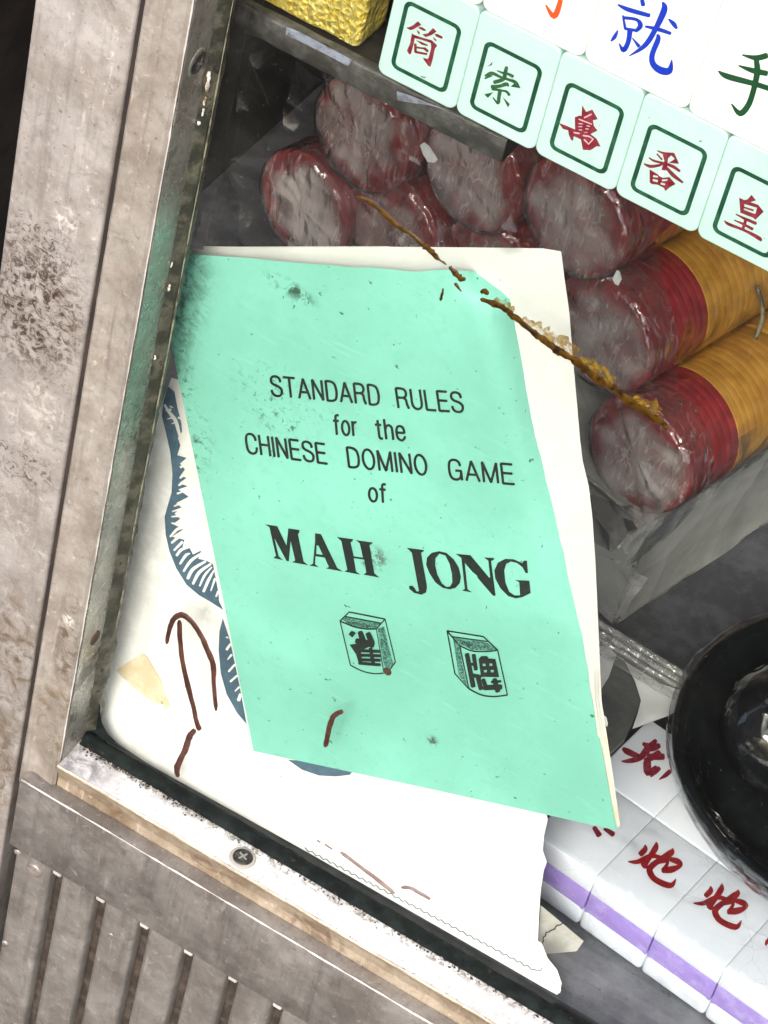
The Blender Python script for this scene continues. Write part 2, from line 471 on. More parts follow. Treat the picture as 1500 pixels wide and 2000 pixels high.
def film(name, haze, tint, rough=.16, cell=70, bstr=.7, crease=.5, gloss=.5, thin=.05, patch=.2):
    """clear crumpled plastic film: mostly see-through, hazy in patches, with straight sharp creases"""
    k = Nodes(name)
    wob = k.n('ShaderNodeTexNoise'); wob.inputs['Scale'].default_value = cell * .8; k.l(k.pos(), wob.inputs['Vector'])
    add = k.n('ShaderNodeVectorMath', operation='MULTIPLY_ADD'); k.l(wob.outputs['Color'], add.inputs[0])
    add.inputs[1].default_value = (.4 / cell,) * 3; k.l(k.pos(), add.inputs[2])
    v = add.outputs[0]
    e1_ = k.voro(cell, v, 'DISTANCE_TO_EDGE'); e2_ = k.voro(cell * 2.3, v, 'DISTANCE_TO_EDGE')
    fade = k.ramp(k.noise(cell * .7, 3, .5), .45, .62)
    crs = k.math('MULTIPLY', k.math('MAXIMUM', k.math('SUBTRACT', 1.0, k.ramp(e1_, 0.0, thin)), k.math('MULTIPLY', k.math('SUBTRACT', 1.0, k.ramp(e2_, 0.0, thin)), .5)), fade)
    cl = k.ramp(k.noise(42, 4, .6), .36, .66, patch, 1.0)
    fac = k.math('MINIMUM', k.math('ADD', k.math('MULTIPLY', cl, haze), k.math('MULTIPLY', crs, crease)), .92)
    h = k.math('ADD', k.voro(cell, v), k.math('MULTIPLY', k.voro(cell * 2.3, v), .5))
    nm = k.bump(h, bstr, .35 / cell)
    tr = k.n('ShaderNodeBsdfTransparent')
    gl = k.n('ShaderNodeBsdfGlossy'); gl.inputs['Roughness'].default_value = rough; k.l(nm, gl.inputs['Normal'])
    fr = k.schlick(.05, nm)
    df = k.n('ShaderNodeBsdfDiffuse'); df.inputs[0].default_value = (*tint, 1)
    a = k.n('ShaderNodeMixShader'); k.l(fac, a.inputs[0]); k.l(tr.outputs[0], a.inputs[1]); k.l(df.outputs[0], a.inputs[2])
    b = k.n('ShaderNodeMixShader'); k.l(k.math('MINIMUM', k.math('MULTIPLY', fr, gloss * 2), .8), b.inputs[0]); k.l(a.outputs[0], b.inputs[1]); k.l(gl.outputs[0], b.inputs[2])
    return k.done(b.outputs[0])
film('cellophane', .30, (.58, .52, .50), .10, 46, .8, .20, 2.0, .05)
film('fold_film', .62, (.66, .61, .585), .10, 60, .8, .35, 1.8, .03, .35)
film('bag_film', .03, (.5, .5, .5), .10, 30, .7, .03, .7, .02)
film('tray_plastic', .80, (.66, .66, .625), .16, 16, .22, .10, .9, .02, .72)
film('clear_strip', .38, (.60, .60, .58), .08, 160, .9, .35, 1.0)
film('pale_fold', .50, (.78, .78, .76), .14, 40, .5, .25, 1.2, .03, .45)
film('tile_wrap', .0, (.8, .8, .85), .05, 75, .6, .16, .6, .02)
film('bowl_wrap', .0, (.6, .6, .62), .05, 60, .28, .03, .8, .012)
film('ball_wrap', .0, (.6, .57, .45), .05, 85, .35, .10, 1.0, .012)

k = Nodes('cap_film')
at = k.n('ShaderNodeAttribute'); at.attribute_name = 'haze'
crs = None; hgt = None
for ang, sc_, st_ in ((25, 120, .10), (78, 100, .14), (140, 130, .10), (110, 170, .16)):
    mp = k.n('ShaderNodeMapping'); mp.inputs['Rotation'].default_value = (0, R(ang), 0); mp.inputs['Scale'].default_value = (1, 1, st_)
    wv_ = k.n('ShaderNodeTexNoise'); wv_.inputs['Scale'].default_value = 70; k.l(k.pos(), wv_.inputs['Vector'])
    ad = k.n('ShaderNodeVectorMath', operation='MULTIPLY_ADD'); k.l(wv_.outputs['Color'], ad.inputs[0]); ad.inputs[1].default_value = (.006, .006, .006); k.l(k.pos(), ad.inputs[2])
    k.l(ad.outputs[0], mp.inputs['Vector'])
    n_ = k.noise(sc_, 2, .5, vec=mp.outputs[0])
    ln = k.ramp(k.math('ABSOLUTE', k.math('SUBTRACT', n_, .5)), .0, .016, 1.0, 0.0)
    ln = k.math('MULTIPLY', ln, k.ramp(k.noise(120 + ang, 2, .5), .46, .6))
    crs = ln if crs is None else k.math('MAXIMUM', crs, ln)
    hgt = n_ if hgt is None else k.math('ADD', hgt, n_)
fac = k.math('MINIMUM', k.math('ADD', k.math('MULTIPLY', at.outputs['Fac'], k.ramp(k.noise(90, 3, .5), .3, .7, .75, 1.1)), k.math('MULTIPLY', crs, .30)), .85)
nm = k.bump(hgt, .55, .0045)
tr = k.n('ShaderNodeBsdfTransparent')
gl = k.n('ShaderNodeBsdfGlossy'); gl.inputs['Roughness'].default_value = .10; k.l(nm, gl.inputs['Normal'])
df = k.n('ShaderNodeBsdfDiffuse'); df.inputs[0].default_value = (.66, .60, .58, 1)
a_ = k.n('ShaderNodeMixShader'); k.l(fac, a_.inputs[0]); k.l(tr.outputs[0], a_.inputs[1]); k.l(df.outputs[0], a_.inputs[2])
b_ = k.n('ShaderNodeMixShader'); k.l(k.math('MINIMUM', k.math('MULTIPLY', k.schlick(.05, nm), 3.6), .85), b_.inputs[0]); k.l(a_.outputs[0], b_.inputs[1]); k.l(gl.outputs[0], b_.inputs[2])
k.done(b_.outputs[0])

def chip(name, a, b):
    k = Nodes(name)
    c = k.mix(k.ramp(k.noise(120, 4, .6), .35, .65), a, b)
    return k.done(k.bsdf(c, .38, 0, k.bump(k.noise(260, 4, .6), .15, .0005), .5))
chip('chip_red', (.22, .014, .021), (.34, .028, .034))
chip('chip_amber', (.44, .20, .026), (.58, .30, .05))

k = Nodes('gold_foil')
g1 = k.noise(230, 6, .66, vec=k.scaled(k.pos(), (1.6, 1.6, .7)), dist=1.6); g2 = k.voro(520)
k.done(k.bsdf(k.mix(k.ramp(g1, .35, .65), (1.0, .70, .08), (1.0, .86, .28)), .3, .48, k.bump(k.math('ADD', g1, k.math('MULTIPLY', g2, .5)), .9, .003)))
k = Nodes('amber_glue')
c = k.mix(k.ramp(k.noise(420, 5, .7, dist=1.0), .35, .62), (.012, .005, .0005), (.075, .036, .0025))
c = k.mix(k.ramp(k.noise(260, 4, .6), .56, .66), c, (.012, .005, .002))
k.done(k.bsdf(c, .4, 0, k.bump(k.noise(700, 4, .7), .5, .0004), .25))
k = Nodes('amber_edge')
c = k.mix(k.ramp(k.noise(700, 4, .7), .4, .6), (.10, .058, .004), (.22, .145, .016))
k.done(k.bsdf(c, .3, 0, None, .5, alpha=k.ramp(k.noise(420, 3, .6), .35, .6, .25, .85)))

# ------------------------------------------------------------------ the setting
def struct(name, bm, mat):
    return tag(from_bm(name, bm, mat, smooth=False), kind='structure')
FLOOR_Z = -.004
struct('case_floor', box_bm((-.12, .0015, FLOOR_Z - .012), (.62, .46, FLOOR_Z)), 'case_floor_grey')
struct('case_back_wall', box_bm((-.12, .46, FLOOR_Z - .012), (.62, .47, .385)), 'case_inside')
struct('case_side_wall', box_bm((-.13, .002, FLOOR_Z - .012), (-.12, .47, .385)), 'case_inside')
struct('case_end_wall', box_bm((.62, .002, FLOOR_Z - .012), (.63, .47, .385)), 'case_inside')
struct('added_case_ceiling', box_bm((-.13, .0, .385), (.63, .47, .40)), 'case_inside')  # unseen lid added to block top light and keep the case dark
struct('doorway_wall', box_bm((-.60, .12, -.35), (-.13, .14, .75)), 'dark_wall')

# ------------------------------------------------------------------ window frame
YF = -.0215
fr = thing('window_frame', 'weathered grey aluminium window frame with stained post and bright sill around the glass', 'window frame', (-.045, 0, -.12))
from_bm('post', box_bm((-.045, YF, -.16), (-.0149, .002, .42), .0010, 3), 'post_metal', fr)
from_bm('groove', box_bm((-.0150, YF + .0013, -.0195), (-.0128, -.004, .42)), 'dark_wall', fr, smooth=False)
pf = [(-.0131, YF + .0004), (-.0123, YF - .0004), (-.0105, YF + .0002), (-.0075, YF + .0006), (-.003, YF), (-.0008, YF - .0003), (0, YF + .0008), (0, -.0071), (-.004, -.0071), (-.0131, -.008)]
o = mk('glazing_bead', *prism(pf, 'z', -.0195, .42, 60, lambda i, j: ((random.random() - .5) * 1.2e-4, (random.random() - .5) * 1.2e-4)), 'stop_metal', fr)
from_bm('bead_return', box_bm((-.001, YF + .0014, -.0005), (.00045, -.0066, .42), .0002, 1), 'return_metal', fr)
# bright worn arris along the bead
pth = [(.0002 + random.uniform(-1, 1) * 8e-5, YF + .0006, z * .005 - .0005) for z in range(0, 84)]
mk('worn_edge', *tube(pth, [.00024 * random.choice((.3, .7, 1, 1, 1.3)) for _ in pth], 6), 'edge_metal', fr, smooth=True)
# sill
sp = [(-.0226, -.0006), (-.0221, 0.0), (-.0085, 0.0), (-.0085, -.03), (-.019, -.03), (-.0205, -.0215), (-.0218, -.018), (-.0205, -.013), (-.0203, -.008), (-.0216, -.003)]
def sjit(i, j): return ((random.random() - .5) * 1.6e-4, (random.random() - .5) * 1.6e-4) if j in (0, 1) else (0, 0)
vs, fs = prism(sp, 'x', .0004, .50, 90, sjit)
sill = mk('sill', vs, fs, 'cove_metal', fr)
top = [(.0006, -.0220), (.50, -.0220), (.50, -.0086), (.0006, -.0086)]
tv, tf = sheet(top, lambda x, y: Vector((x, y, .00012 + 1.2e-4 * nz(x, y, 0, 60))), step=.006, dense=.006)
mk('sill_top', tv, tf, 'ledge_metal', fr, smooth=True)
pth = [(.001 + i * .004, -.0223, .0001 + random.uniform(-1, 1) * 8e-5) for i in range(125)]
mk('worn_edge', *tube(pth, [.0002 * random.choice((.3, .8, 1, 1.3)) for _ in pth], 6), 'edge_metal', fr, smooth=True)
# dirty sealant along the post
def bead(n, a, b, axis, prof, amp, seed):
    vs, fs = [], []
    kk = len(prof)
    for i in range(n + 1):
        t = a + (b - a) * i / n
        for j, (u, v) in enumerate(prof):
            e = amp * (nz(t, u * 40 + seed, v * 40, 160) + .6 * nz(t, u * 40, v * 40 + seed, 520))
            vs.append((u + e, v + e * .4, t) if axis == 'z' else (t, u + e * .4, v + e))
    for i in range(n):
        for j in range(kk - 1):
            fs.append([i * kk + j, i * kk + j + 1, (i + 1) * kk + j + 1, (i + 1) * kk + j])
    return vs, fs
mk('sealant', *bead(260, .003, .42, 'z', [(-.001, -.0085), (.0006, -.0074), (.0012, -.0066), (.0019, -.0058), (.0026, -.0049), (.0029, -.0041), (.0029, -.0020)], .0006, 3.1), 'sealant', fr, smooth=True)
pth = [Vector((.0031 + .0003 * nz(z, 0, 0, .12), -.0043, .052 + z * .0042)) for z in range(0, 66)]
mk('sealant_line', *tube(pth, [.00026 * (.4 + 1.0 * random.random()) for _ in pth], 6), 'pale_sealant', fr, smooth=True)
# rubber gasket under the glass, rounded where it meets the post
gp = [(-.0112, -.0012), (-.0107, .0007), (-.0094, .0016), (-.0075, .0018), (-.0058, .0014), (-.0046, .0004), (-.0041, -.002)]
mk('gasket', *bead(300, .001, .50, 'x', gp, .00035, 7.7), 'rubber', fr, smooth=True)
cor = [(.0005, .0004)] + [(.0024 + .0105 * (1 - math.cos(t)), .0008 + .0115 * (1 - math.sin(t))) for t in [R(90 * i / 8) for i in range(8, -1, -1)][::-1]]
cor = [(.0005, .0005), (.0150, .0010), (.0118, .0016), (.0088, .0030), (.0064, .0052), (.0046, .0082), (.0034, .0118), (.0028, .0160), (.0005, .0165)]
vs, fs = sheet(cor, lambda x, z: Vector((x, -.0046 - .0007 * nz(x, z, 0, 300), z)), step=.002)
mk('gasket_corner', vs, fs, 'rubber', fr, smooth=True)
# white caulk crumbs by the upper screw
for a, b, w in (((408, 140), (405, 178), 9), ((402, 190), (398, 205), 6), ((397, 212), (395, 226), 6), ((389, 238), (387, 244), 7), ((336, 512), (334, 522), 5), ((331, 556), (329, 568), 6), ((304, 694), (302, 702), 5)):
    n = 6
    pts = [(a[0] + (b[0] - a[0]) * i / n, a[1] + (b[1] - a[1]) * i / n) for i in range(n + 1)]
    pth = [P(x + random.uniform(-1, 1), y, y=-.0072) for x, y in pts]
    mk('caulk_crumb', *tube(pth, [w / 6000 * .42 * random.uniform(.5, 1.1) for _ in pth], 6), 'caulk', fr, smooth=True)
def disc_bm(c, n, r, h, seg=24, dome=.4, bev=.3):
    """a screw or rivet head lying on a face with normal n"""
    n = Vector(n).normalized(); u = n.orthogonal().normalized(); w = n.cross(u)
    prof = [(0.0, r), (h * .6, r * .96), (h * .85, r * .8), (h, r * .5), (h * (1 + .05 * dome), 0.0001)]
    vs, fs = [], []
    for (hh, rr) in prof:
        for j in range(seg):
            t = 2 * math.pi * j / seg
            vs.append(Vector(c) + n * hh + u * rr * math.cos(t) + w * rr * math.sin(t))
    for i in range(len(prof) - 1):
        for j in range(seg):
            q = (j + 1) % seg
            fs.append([i * seg + j, i * seg + q, (i + 1) * seg + q, (i + 1) * seg + j])
    return vs, fs
def screw(c, n, r, rot, parent, ring=None):
    s = mk('screw', *disc_bm(c, n, r, r * .22), 'screw_dark', parent, smooth=True)
    n = Vector(n); u = n.orthogonal().normalized(); w = n.cross(u)
    u2 = u * math.cos(rot) + w * math.sin(rot); w2 = -u * math.sin(rot) + w * math.cos(rot)
    parts = []
    for a, b, e in ((u2, w2, 0), (w2, u2, 2e-5)):
        q = Vector(c) + n * (r * .25 + e)
        parts.append(([q + a * r * .52 + b * r * .1, q - a * r * .52 + b * r * .1, q - a * r * .52 - b * r * .1, q + a * r * .52 - b * r * .1], [[0, 1, 2, 3]]))
    mk('cross_slot', *join(*parts), 'screw_slot', s)
    if ring: mk('washer', *disc_bm(Vector(c) - n * .0001, n, r * 1.28, r * .14), ring, parent, smooth=True)
q = P(474, 1675, z=.0003); screw(q, (0, 0, 1), .0034, .4, fr, 'crumb_grey')
q = P(385, 122, x=.0005); screw(q, (1, 0, 0), .0034, .2, fr, 'return_metal')
q = P(186, 1246, x=.0005)
mk('rusty_screw_hole', *disc_bm(q, (1, 0, 0), .0026, .0004), 'rust', fr, smooth=True)

# ------------------------------------------------------------------ ribbed panel below the window
TF, PFY = -.0265, -.0242
zt = P(300, 1679, y=TF).z
zb = P(300, 1819, y=TF).z
xl = P(38, 1524, y=TF).x
pn = thing('ribbed_panel', 'grey brown ribbed aluminium panel with folded top trim below the window sill', 'metal panel', (xl, -.01, -.16))
from_bm('trim', box_bm((xl, TF, zb), (.42, -.0205, zt), .0005, 2), 'trim_metal', pn)
pth = [(xl + .0005 + i * .004, TF + .0004, zt + random.uniform(-1, 1) * 1e-4) for i in range(104)]
mk('trim_edge', *tube(pth, [.00040 * random.choice((.3, .7, 1, 1)) for _ in pth], 6), 'edge_metal', pn, smooth=True)
gx = [P(a, b, y=PFY).x for a, b in ((108, 1712), (196, 1762), (278, 1818), (364, 1872), (448, 1924), (536, 1978))]
pitch = (gx[-1] - gx[0]) / 5
edges = [gx[0] - pitch * .93] + [gx[0] + pitch * i for i in range(0, 16)]
for i in range(len(edges) - 1):
    x0 = edges[i] + (.0021 if i else 0); x1 = edges[i + 1] - .0021
    pr = [(x0, -.0194), (x0, PFY + .0012), (x0 + .0006, PFY + .0003), (x0 + .0016, PFY)] + [(x0 + (x1 - x0) * t, PFY - .00025 * math.sin(math.pi * t)) for t in (.3, .5, .7)] + [(x1 - .0016, PFY), (x1 - .0006, PFY + .0003), (x1, PFY + .0012), (x1, -.0194)]
    o = mk('slat', *prism(pr, 'z', -.16, zb + .002, 1), 'panel_metal', pn, smooth=True); sharp(o, 50)
mk('groove_back', [(edges[0], -.0192, -.16), (edges[-1], -.0192, -.16), (edges[-1], -.0192, zb), (edges[0], -.0192, zb)], [[0, 1, 2, 3]], 'groove_dirt', pn)
for x in edges[1:-1]:
    from_bm('groove_end', box_bm((x - .0017, -.0236, zb - .0058), (x + .0017, -.0196, zb - .0028), .0004, 1), 'edge_metal', pn)
for px, py, r in ((68, 1698, .0030), (34, 1664, .0012), (10, 1842, .0012), (217, 1826, .0010)):
    mk('rivet', *disc_bm(P(px, py, y=PFY), (0, -1, 0), r, r * .4), 'rivet_metal', pn, smooth=True)

# ------------------------------------------------------------------ glass pane with its repaired crack
gp_ = thing('glass_pane', 'clear dusty window pane with an amber glued crack and brown adhesive lines', 'window glass', (0, -.002, -.003))
from_bm('pane', box_bm((-.004, -.0040, -.003), (.50, -.0005, .42)), 'pane_glass', gp_, smooth=False)
GY = -.0041
def glue(name, t, pts, mat, rise, rough=.25, n=4):
    """a raised bead on the face of the glass"""
    pts = spline([p for p in pts], n)
    vs, fs = [], []
    rows = 5
    for i, (x, y, w) in enumerate(pts):
        a = pts[max(0, i - 1)]; b = pts[min(len(pts) - 1, i + 1)]
        dx, dy = b[0] - a[0], b[1] - a[1]; l = math.hypot(dx, dy) or 1
        nx, ny = -dy / l, dx / l
        ends = .45 if i in (0, len(pts) - 1) else 1
        w *= .95 if mat == 'amber_glue' else 1.15
        hl = w / 2 * ends * (1 + random.uniform(-rough, rough)); hr = w / 2 * ends * (1 + random.uniform(-rough, rough))
        for j in range(rows):
            u = -1 + 2 * j / (rows - 1)
            h = hl if u < 0 else hr
            q = P(*t(x + nx * u * h, y + ny * u * h), y=GY)
            q.y -= 2e-5 + rise * (1 - u * u) * ends * (1 + random.uniform(-.3, .3))
            vs.append(q)
    for i in range(len(pts) - 1):
        for j in range(rows - 1):
            fs.append([i * rows + j, i * rows + j + 1, (i + 1) * rows + j + 1, (i + 1) * rows + j])
    return mk(name, vs, fs, mat, gp_, smooth=True)
t1, t2 = T(680, 370, 4.412), T(1000, 600, 4.6875)
glue('crack_glue', t1, [(70, 60, 30), (180, 100, 46), (300, 200, 48), (420, 310, 56), (550, 390, 40), (650, 490, 40)], 'amber_glue', .0004)
glue('crack_glue', t1, [(645, 480, 44), (720, 545, 50), (780, 600, 26), (850, 648, 14)], 'amber_glue', .0003, .5)
glue('crack_glue', t1, [(870, 665, 30), (920, 710, 52), (965, 762, 50), (1015, 775, 34)], 'amber_glue', .0004, .4)
glue('crack_glue', t1, [(918, 805, 34), (945, 840, 26), (978, 880, 8)], 'amber_glue', .0003)
glue('crack_glue', t1, [(820, 850, 16), (810, 900, 26), (795, 960, 26)], 'amber_glue', .0003)
glue('crack_glue', t1, [(1140, 880, 40), (1180, 880, 44), (1210, 905, 20)], 'amber_glue', .0003, .4)
glue('crack_glue', lambda x, y: (x, y), [(938, 584, 10), (965, 593, 13), (990, 606, 13), (1000, 615, 13), (1021, 632, 13), (1043, 650, 12), (1064, 666, 15), (1085, 682, 16), (1107, 694, 14), (1132, 711, 15),
     (1158, 734, 18), (1183, 749, 15), (1205, 762, 15), (1226, 781, 17), (1252, 798, 15), (1273, 813, 15), (1296, 827, 14), (1301, 841, 6)], 'amber_glue', .0003, .3, 5)
for seg in ([(965, 585, 12), (990, 598, 12), (1005, 606, 10)], [(1020, 622, 14), (1045, 640, 20), (1070, 655, 22), (1100, 672, 22), (1125, 695, 20)], [(1130, 700, 22), (1165, 722, 20), (1200, 748, 16)], [(1235, 780, 20), (1262, 790, 24), (1290, 806, 22)]):
    glue('glue_smear', lambda x, y: (x, y), seg, 'amber_edge', .0001, .5, 6)
t3 = T(180, 720, 2.4378)
glue('adhesive_line', t3, [(355, 1310, 18), (368, 1240, 19), (390, 1190, 24), (425, 1172, 24), (465, 1195, 22), (515, 1265, 22), (550, 1340, 22), (575, 1410, 24), (580, 1500, 19), (590, 1628, 17)], 'brown_strip', .0005, .14)
glue('adhesive_line', t3, [(415, 1195, 20), (418, 1290, 20), (430, 1390, 20), (448, 1480, 22), (480, 1600, 20), (497, 1680, 19), (512, 1722, 24)], 'brown_strip', .0005, .14)
glue('adhesive_line', t3, [(490, 1715, 20), (462, 1755, 26), (440, 1820, 26), (405, 1895, 26), (410, 1945, 18)], 'brown_strip', .0005, .14)
ident = lambda x, y: (x, y)
glue('adhesive_line', ident, [(671, 1388, 8), (653, 1397, 9), (645, 1415, 9), (640, 1438, 9), (635, 1459, 9)], 'brown_strip', .0005, .1)
t7 = T(450, 1400, 2.143)
glue('adhesive_line', t7, [(362, 516, 14), (378, 526, 14)], 'brown_pale', .0003)
glue('adhesive_line', t7, [(395, 533, 15), (428, 555, 15)], 'brown_pale', .0003)
glue('adhesive_line', t7, [(460, 565, 14), (540, 625, 13), (620, 685, 15), (688, 740, 12)], 'brown_pale', .0003, .15)
glue('adhesive_line', t7, [(714, 714, 12), (752, 716, 14), (800, 742, 13), (838, 764, 13)], 'brown_pale', .0003, .15)

# ------------------------------------------------------------------ rule booklet leaning on the inside of the glass
def ybook(x, z): return .0042 + .030 * z
def Bk(px, py, d=0.0):
    q = Psurf(px, py, ybook); e = 0
    return P(px, py, y=q.y - d)
bk = thing('rule_booklet', 'mint green paper booklet titled MAH JONG with torn cover leaning behind the glass', 'booklet', Bk(495, 1468))
cover = [(296, 496), (395, 498), (440, 501), (500, 505), (530, 509), (600, 515), (650, 518), (690, 523), (720, 522), (760, 526), (810, 531), (842, 528), (870, 527), (905, 529), (936, 530), (948, 540), (966, 556), (992, 570),
         (1000, 578), (1006, 592), (1014, 640), (1022, 682), (1035, 745), (1050, 810), (1062, 862), (1080, 945), (1102, 1045), (1124, 1160), (1146, 1275), (1152, 1345), (1168, 1420), (1182, 1500), (1196, 1575), (1205, 1622),
         (1030, 1583), (850, 1543), (640, 1498), (495, 1467), (440, 1190), (390, 945), (340, 700), (318, 600)]
redge = [(936, 530), (992, 570), (1006, 592), (1022, 682), (1062, 862), (1102, 1045), (1146, 1275), (1182, 1500), (1205, 1622)]
def dist_poly(x, y, pl):
    best = 1e9
    for (ax, ay), (bx, by) in zip(pl, pl[1:]):
        dx, dy = bx - ax, by - ay
        t = max(0, min(1, ((x - ax) * dx + (y - ay) * dy) / (dx * dx + dy * dy)))
        best = min(best, math.hypot(x - ax - dx * t, y - ay - dy * t))
    return best
def curl(px, py):
    """the loose edge of the cover rolls back a little"""
    d = dist_poly(px, py, redge)
    fade = max(0.0, min(1.0, (1500 - py) / 700.0))
    w = 75.0
    c = .0085 * fade * max(0.0, 1 - d / w) ** 2
    return c + .0013 * nz(px / 1000, py / 1000, 2.0, 4) + .0004 * nz(px / 1000, py / 1000, 5.0, 13)
def cov(px, py, d=0.0):
    q = Psurf(px, py, ybook)
    return P(px, py, y=q.y - d + curl(px, py))
cv = mk('cover', *sheet(cover, cov, step=22, dense=14), 'mint_cover', bk, smooth=True)
pages = [(296, 484), (395, 487), (560, 483), (760, 482), (900, 483), (1060, 485), (1096, 491), (1102, 540), (1112, 610), (1119, 700), (1127, 790), (1133, 860), (1138, 900), (1150, 950), (1157, 1010), (1163, 1100), (1168, 1210),
         (1172, 1300), (1175, 1370), (1186, 1440), (1198, 1520), (1211, 1612), (1204, 1620), (640, 1496), (496, 1464), (340, 698), (318, 600)]
def pg(off):
    return lambda px, py: P(px, py, y=Psurf(px, py, ybook).y + off)
p1 = mk('page', *sheet(pages, lambda x, y: P(x, y, y=Psurf(x, y, ybook).y + .0066 * max(.25, min(1, (1640 - y) / 900)) + .0005 * nz(x / 900, y / 900, 1, 5)), step=45, dense=30), 'cream_page', bk, smooth=True)
# the pages seen along the lower fore-edge, each a strip of its own
for i, (dx, m_) in enumerate(((0, 'page_edge'), (-6, 'cream_page'), (-12, 'page_edge'))):
    ed = [(1172, 1310), (1175, 1370), (1186, 1440), (1198, 1520), (1211, 1612)]
    pl = [(x + dx * min(1, (1700 - y) / 250.0), y) for x, y in ed]
    poly = pl + [(x - (1 + 5 * min(1, (y - 1300) / 120.0)), y) for x, y in pl[::-1]]
    mk('page', *sheet(poly, lambda x, y, i=i: P(x, y, y=Psurf(x, y, ybook).y + .0014 - .0003 * i), dense=40), m_, bk, smooth=True)
top2 = [(398, 481), (470, 482), (620, 481), (760, 481), (760, 484), (620, 486), (398, 488)]
mk('page', *sheet(top2, lambda x, y: P(x, y, y=Psurf(x, y, ybook).y + .0076), dense=40), 'cream_page', bk, smooth=True)
nick = [(1176, 1396), (1184, 1400), (1187, 1412), (1186, 1420), (1180, 1415)]
mk('page', *sheet(nick, lambda x, y: P(x, y, y=Psurf(x, y, ybook).y + .0024)), 'cream_page', bk)
# printed title
def cink(px, py, d): return cov(px, py, d + 8e-5)
def oval(cx, cy, rx, ry, n=22): return [(cx + rx * math.sin(6.28319 * i / n), cy + ry * math.cos(6.28319 * i / n)) for i in range(n + 1)]
# thin grotesque capitals: (width, [straight strokes], [curved strokes]) in cap heights
GL = {'S': (.52, [], [[(.47, .74), (.44, .90), (.34, .985), (.24, 1), (.12, .96), (.05, .84), (.06, .68), (.15, .58), (.27, .53), (.40, .46), (.485, .34), (.48, .17), (.40, .04), (.27, 0), (.14, .03), (.06, .13), (.03, .27)]]),
      'T': (.5, [[(0, 1), (.5, 1)], [(.25, 1), (.25, 0)]], []), 'A': (.54, [[(.02, 0), (.27, 1)], [(.27, 1), (.52, 0)], [(.10, .32), (.44, .32)]], []),
      'N': (.5, [[(.04, 0), (.04, 1)], [(.04, 1), (.46, 0)], [(.46, 0), (.46, 1)]], []), 'D': (.52, [[(.04, 0), (.04, 1)]], [[(.04, 1), (.22, 1), (.36, .95), (.45, .82), (.49, .5), (.45, .18), (.36, .05), (.22, 0), (.04, 0)]]),
      'R': (.52, [[(.04, 0), (.04, 1)]], [[(.04, 1), (.27, 1), (.41, .94), (.46, .77), (.41, .6), (.27, .53), (.04, .53)], [(.29, .53), (.41, .45), (.44, .2), (.50, 0)]]),
      'U': (.5, [], [[(.04, 1), (.04, .65), (.04, .28), (.1, .08), (.25, 0), (.4, .08), (.46, .28), (.46, .65), (.46, 1)]]), 'L': (.44, [[(.04, 1), (.04, 0)], [(.04, 0), (.44, 0)]], []),
      'E': (.48, [[(.04, 1), (.46, 1)], [(.04, 0), (.04, 1)], [(.04, 0), (.47, 0)], [(.04, .53), (.43, .53)]], []),
      'C': (.52, [], [[(.49, .7), (.45, .88), (.36, .98), (.26, 1), (.14, .96), (.06, .82), (.03, .5), (.06, .18), (.14, .04), (.26, 0), (.37, .03), (.46, .14), (.5, .33)]]),
      'H': (.5, [[(.04, 0), (.04, 1)], [(.46, 0), (.46, 1)], [(.04, .53), (.46, .53)]], []), 'I': (.08, [[(.04, 0), (.04, 1)]], []), 'O': (.54, [], [oval(.27, .5, .235, .5)]),
      'M': (.62, [[(.04, 0), (.04, 1)], [(.04, 1), (.31, 0)], [(.31, 0), (.58, 1)], [(.58, 1), (.58, 0)]], []),
      'G': (.53, [[(.48, .46), (.28, .46)], [(.485, .47), (.49, 0)]], [[(.47, .72), (.43, .9), (.34, .98), (.26, 1), (.14, .96), (.06, .82), (.03, .5), (.06, .18), (.14, .04), (.26, 0), (.38, .05), (.46, .2), (.48, .46)]]),
      'f': (.3, [[(0, .7), (.28, .7)]], [[(.3, .985), (.2, .99), (.135, .9), (.13, .6), (.13, 0)]]), 'o': (.46, [], [oval(.23, .36, .195, .36)]), 'r': (.27, [[(.05, 0), (.05, .72)]], [[(.05, .45), (.11, .64), (.26, .70)]]),
      't': (.29, [[(0, .7), (.27, .7)]], [[(.13, .92), (.13, .5), (.13, .12), (.18, .01), (.28, .01)]]), 'h': (.43, [[(.05, 0), (.05, 1)]], [[(.05, .45), (.12, .65), (.25, .72), (.36, .64), (.385, .5), (.385, 0)]]),
      'e': (.45, [[(.05, .38), (.42, .38)]], [[(.42, .38), (.4, .58), (.33, .69), (.23, .72), (.12, .67), (.05, .5), (.04, .3), (.08, .1), (.2, 0), (.3, .01), (.39, .1), (.42, .2)]])}
def text_print(word, t, a, b, up, parent, w=12.5):
    tot = sum(GL[ch][0] for ch in word) + .115 * (len(word) - 1)
    I = Ink(t, cink, gain=1.08); x = 0.0
    for ch in word:
        wd, st, cu = GL[ch]
        def m_(p):
            u = (x + p[0]) / tot
            return (a[0] + (b[0] - a[0]) * u + up[0] * p[1], a[1] + (b[1] - a[1]) * u + up[1] * p[1], w)
        for l_ in st: I.s(*[m_(p) for p in l_], smooth=False)
        for l_ in cu: I.s(*[m_(p) for p in l_])
        x += wd + .115
    return I.build('title_text', 'ink', parent)
tt = T(470, 720, 2.727)
for word, a, b, up in (('STANDARD', (165, 143), (744, 195), (-12, -104)), ('RULES', (836, 208), (1190, 233), (-15, -104)),
                       ('for', (500, 350), (622, 358), (-9, -104)), ('the', (726, 371), (880, 383), (-13, -104)),
                       ('CHINESE', (34, 448), (462, 507), (-14, -104)), ('DOMINO', (573, 523), (998, 568), (-13, -104)), ('GAME', (1112, 588), (1459, 616), (-12, -105)),
                       ('of', (682, 705), (776, 714), (-5, -98))):
    text_print(word, tt, a, b, up, cv)
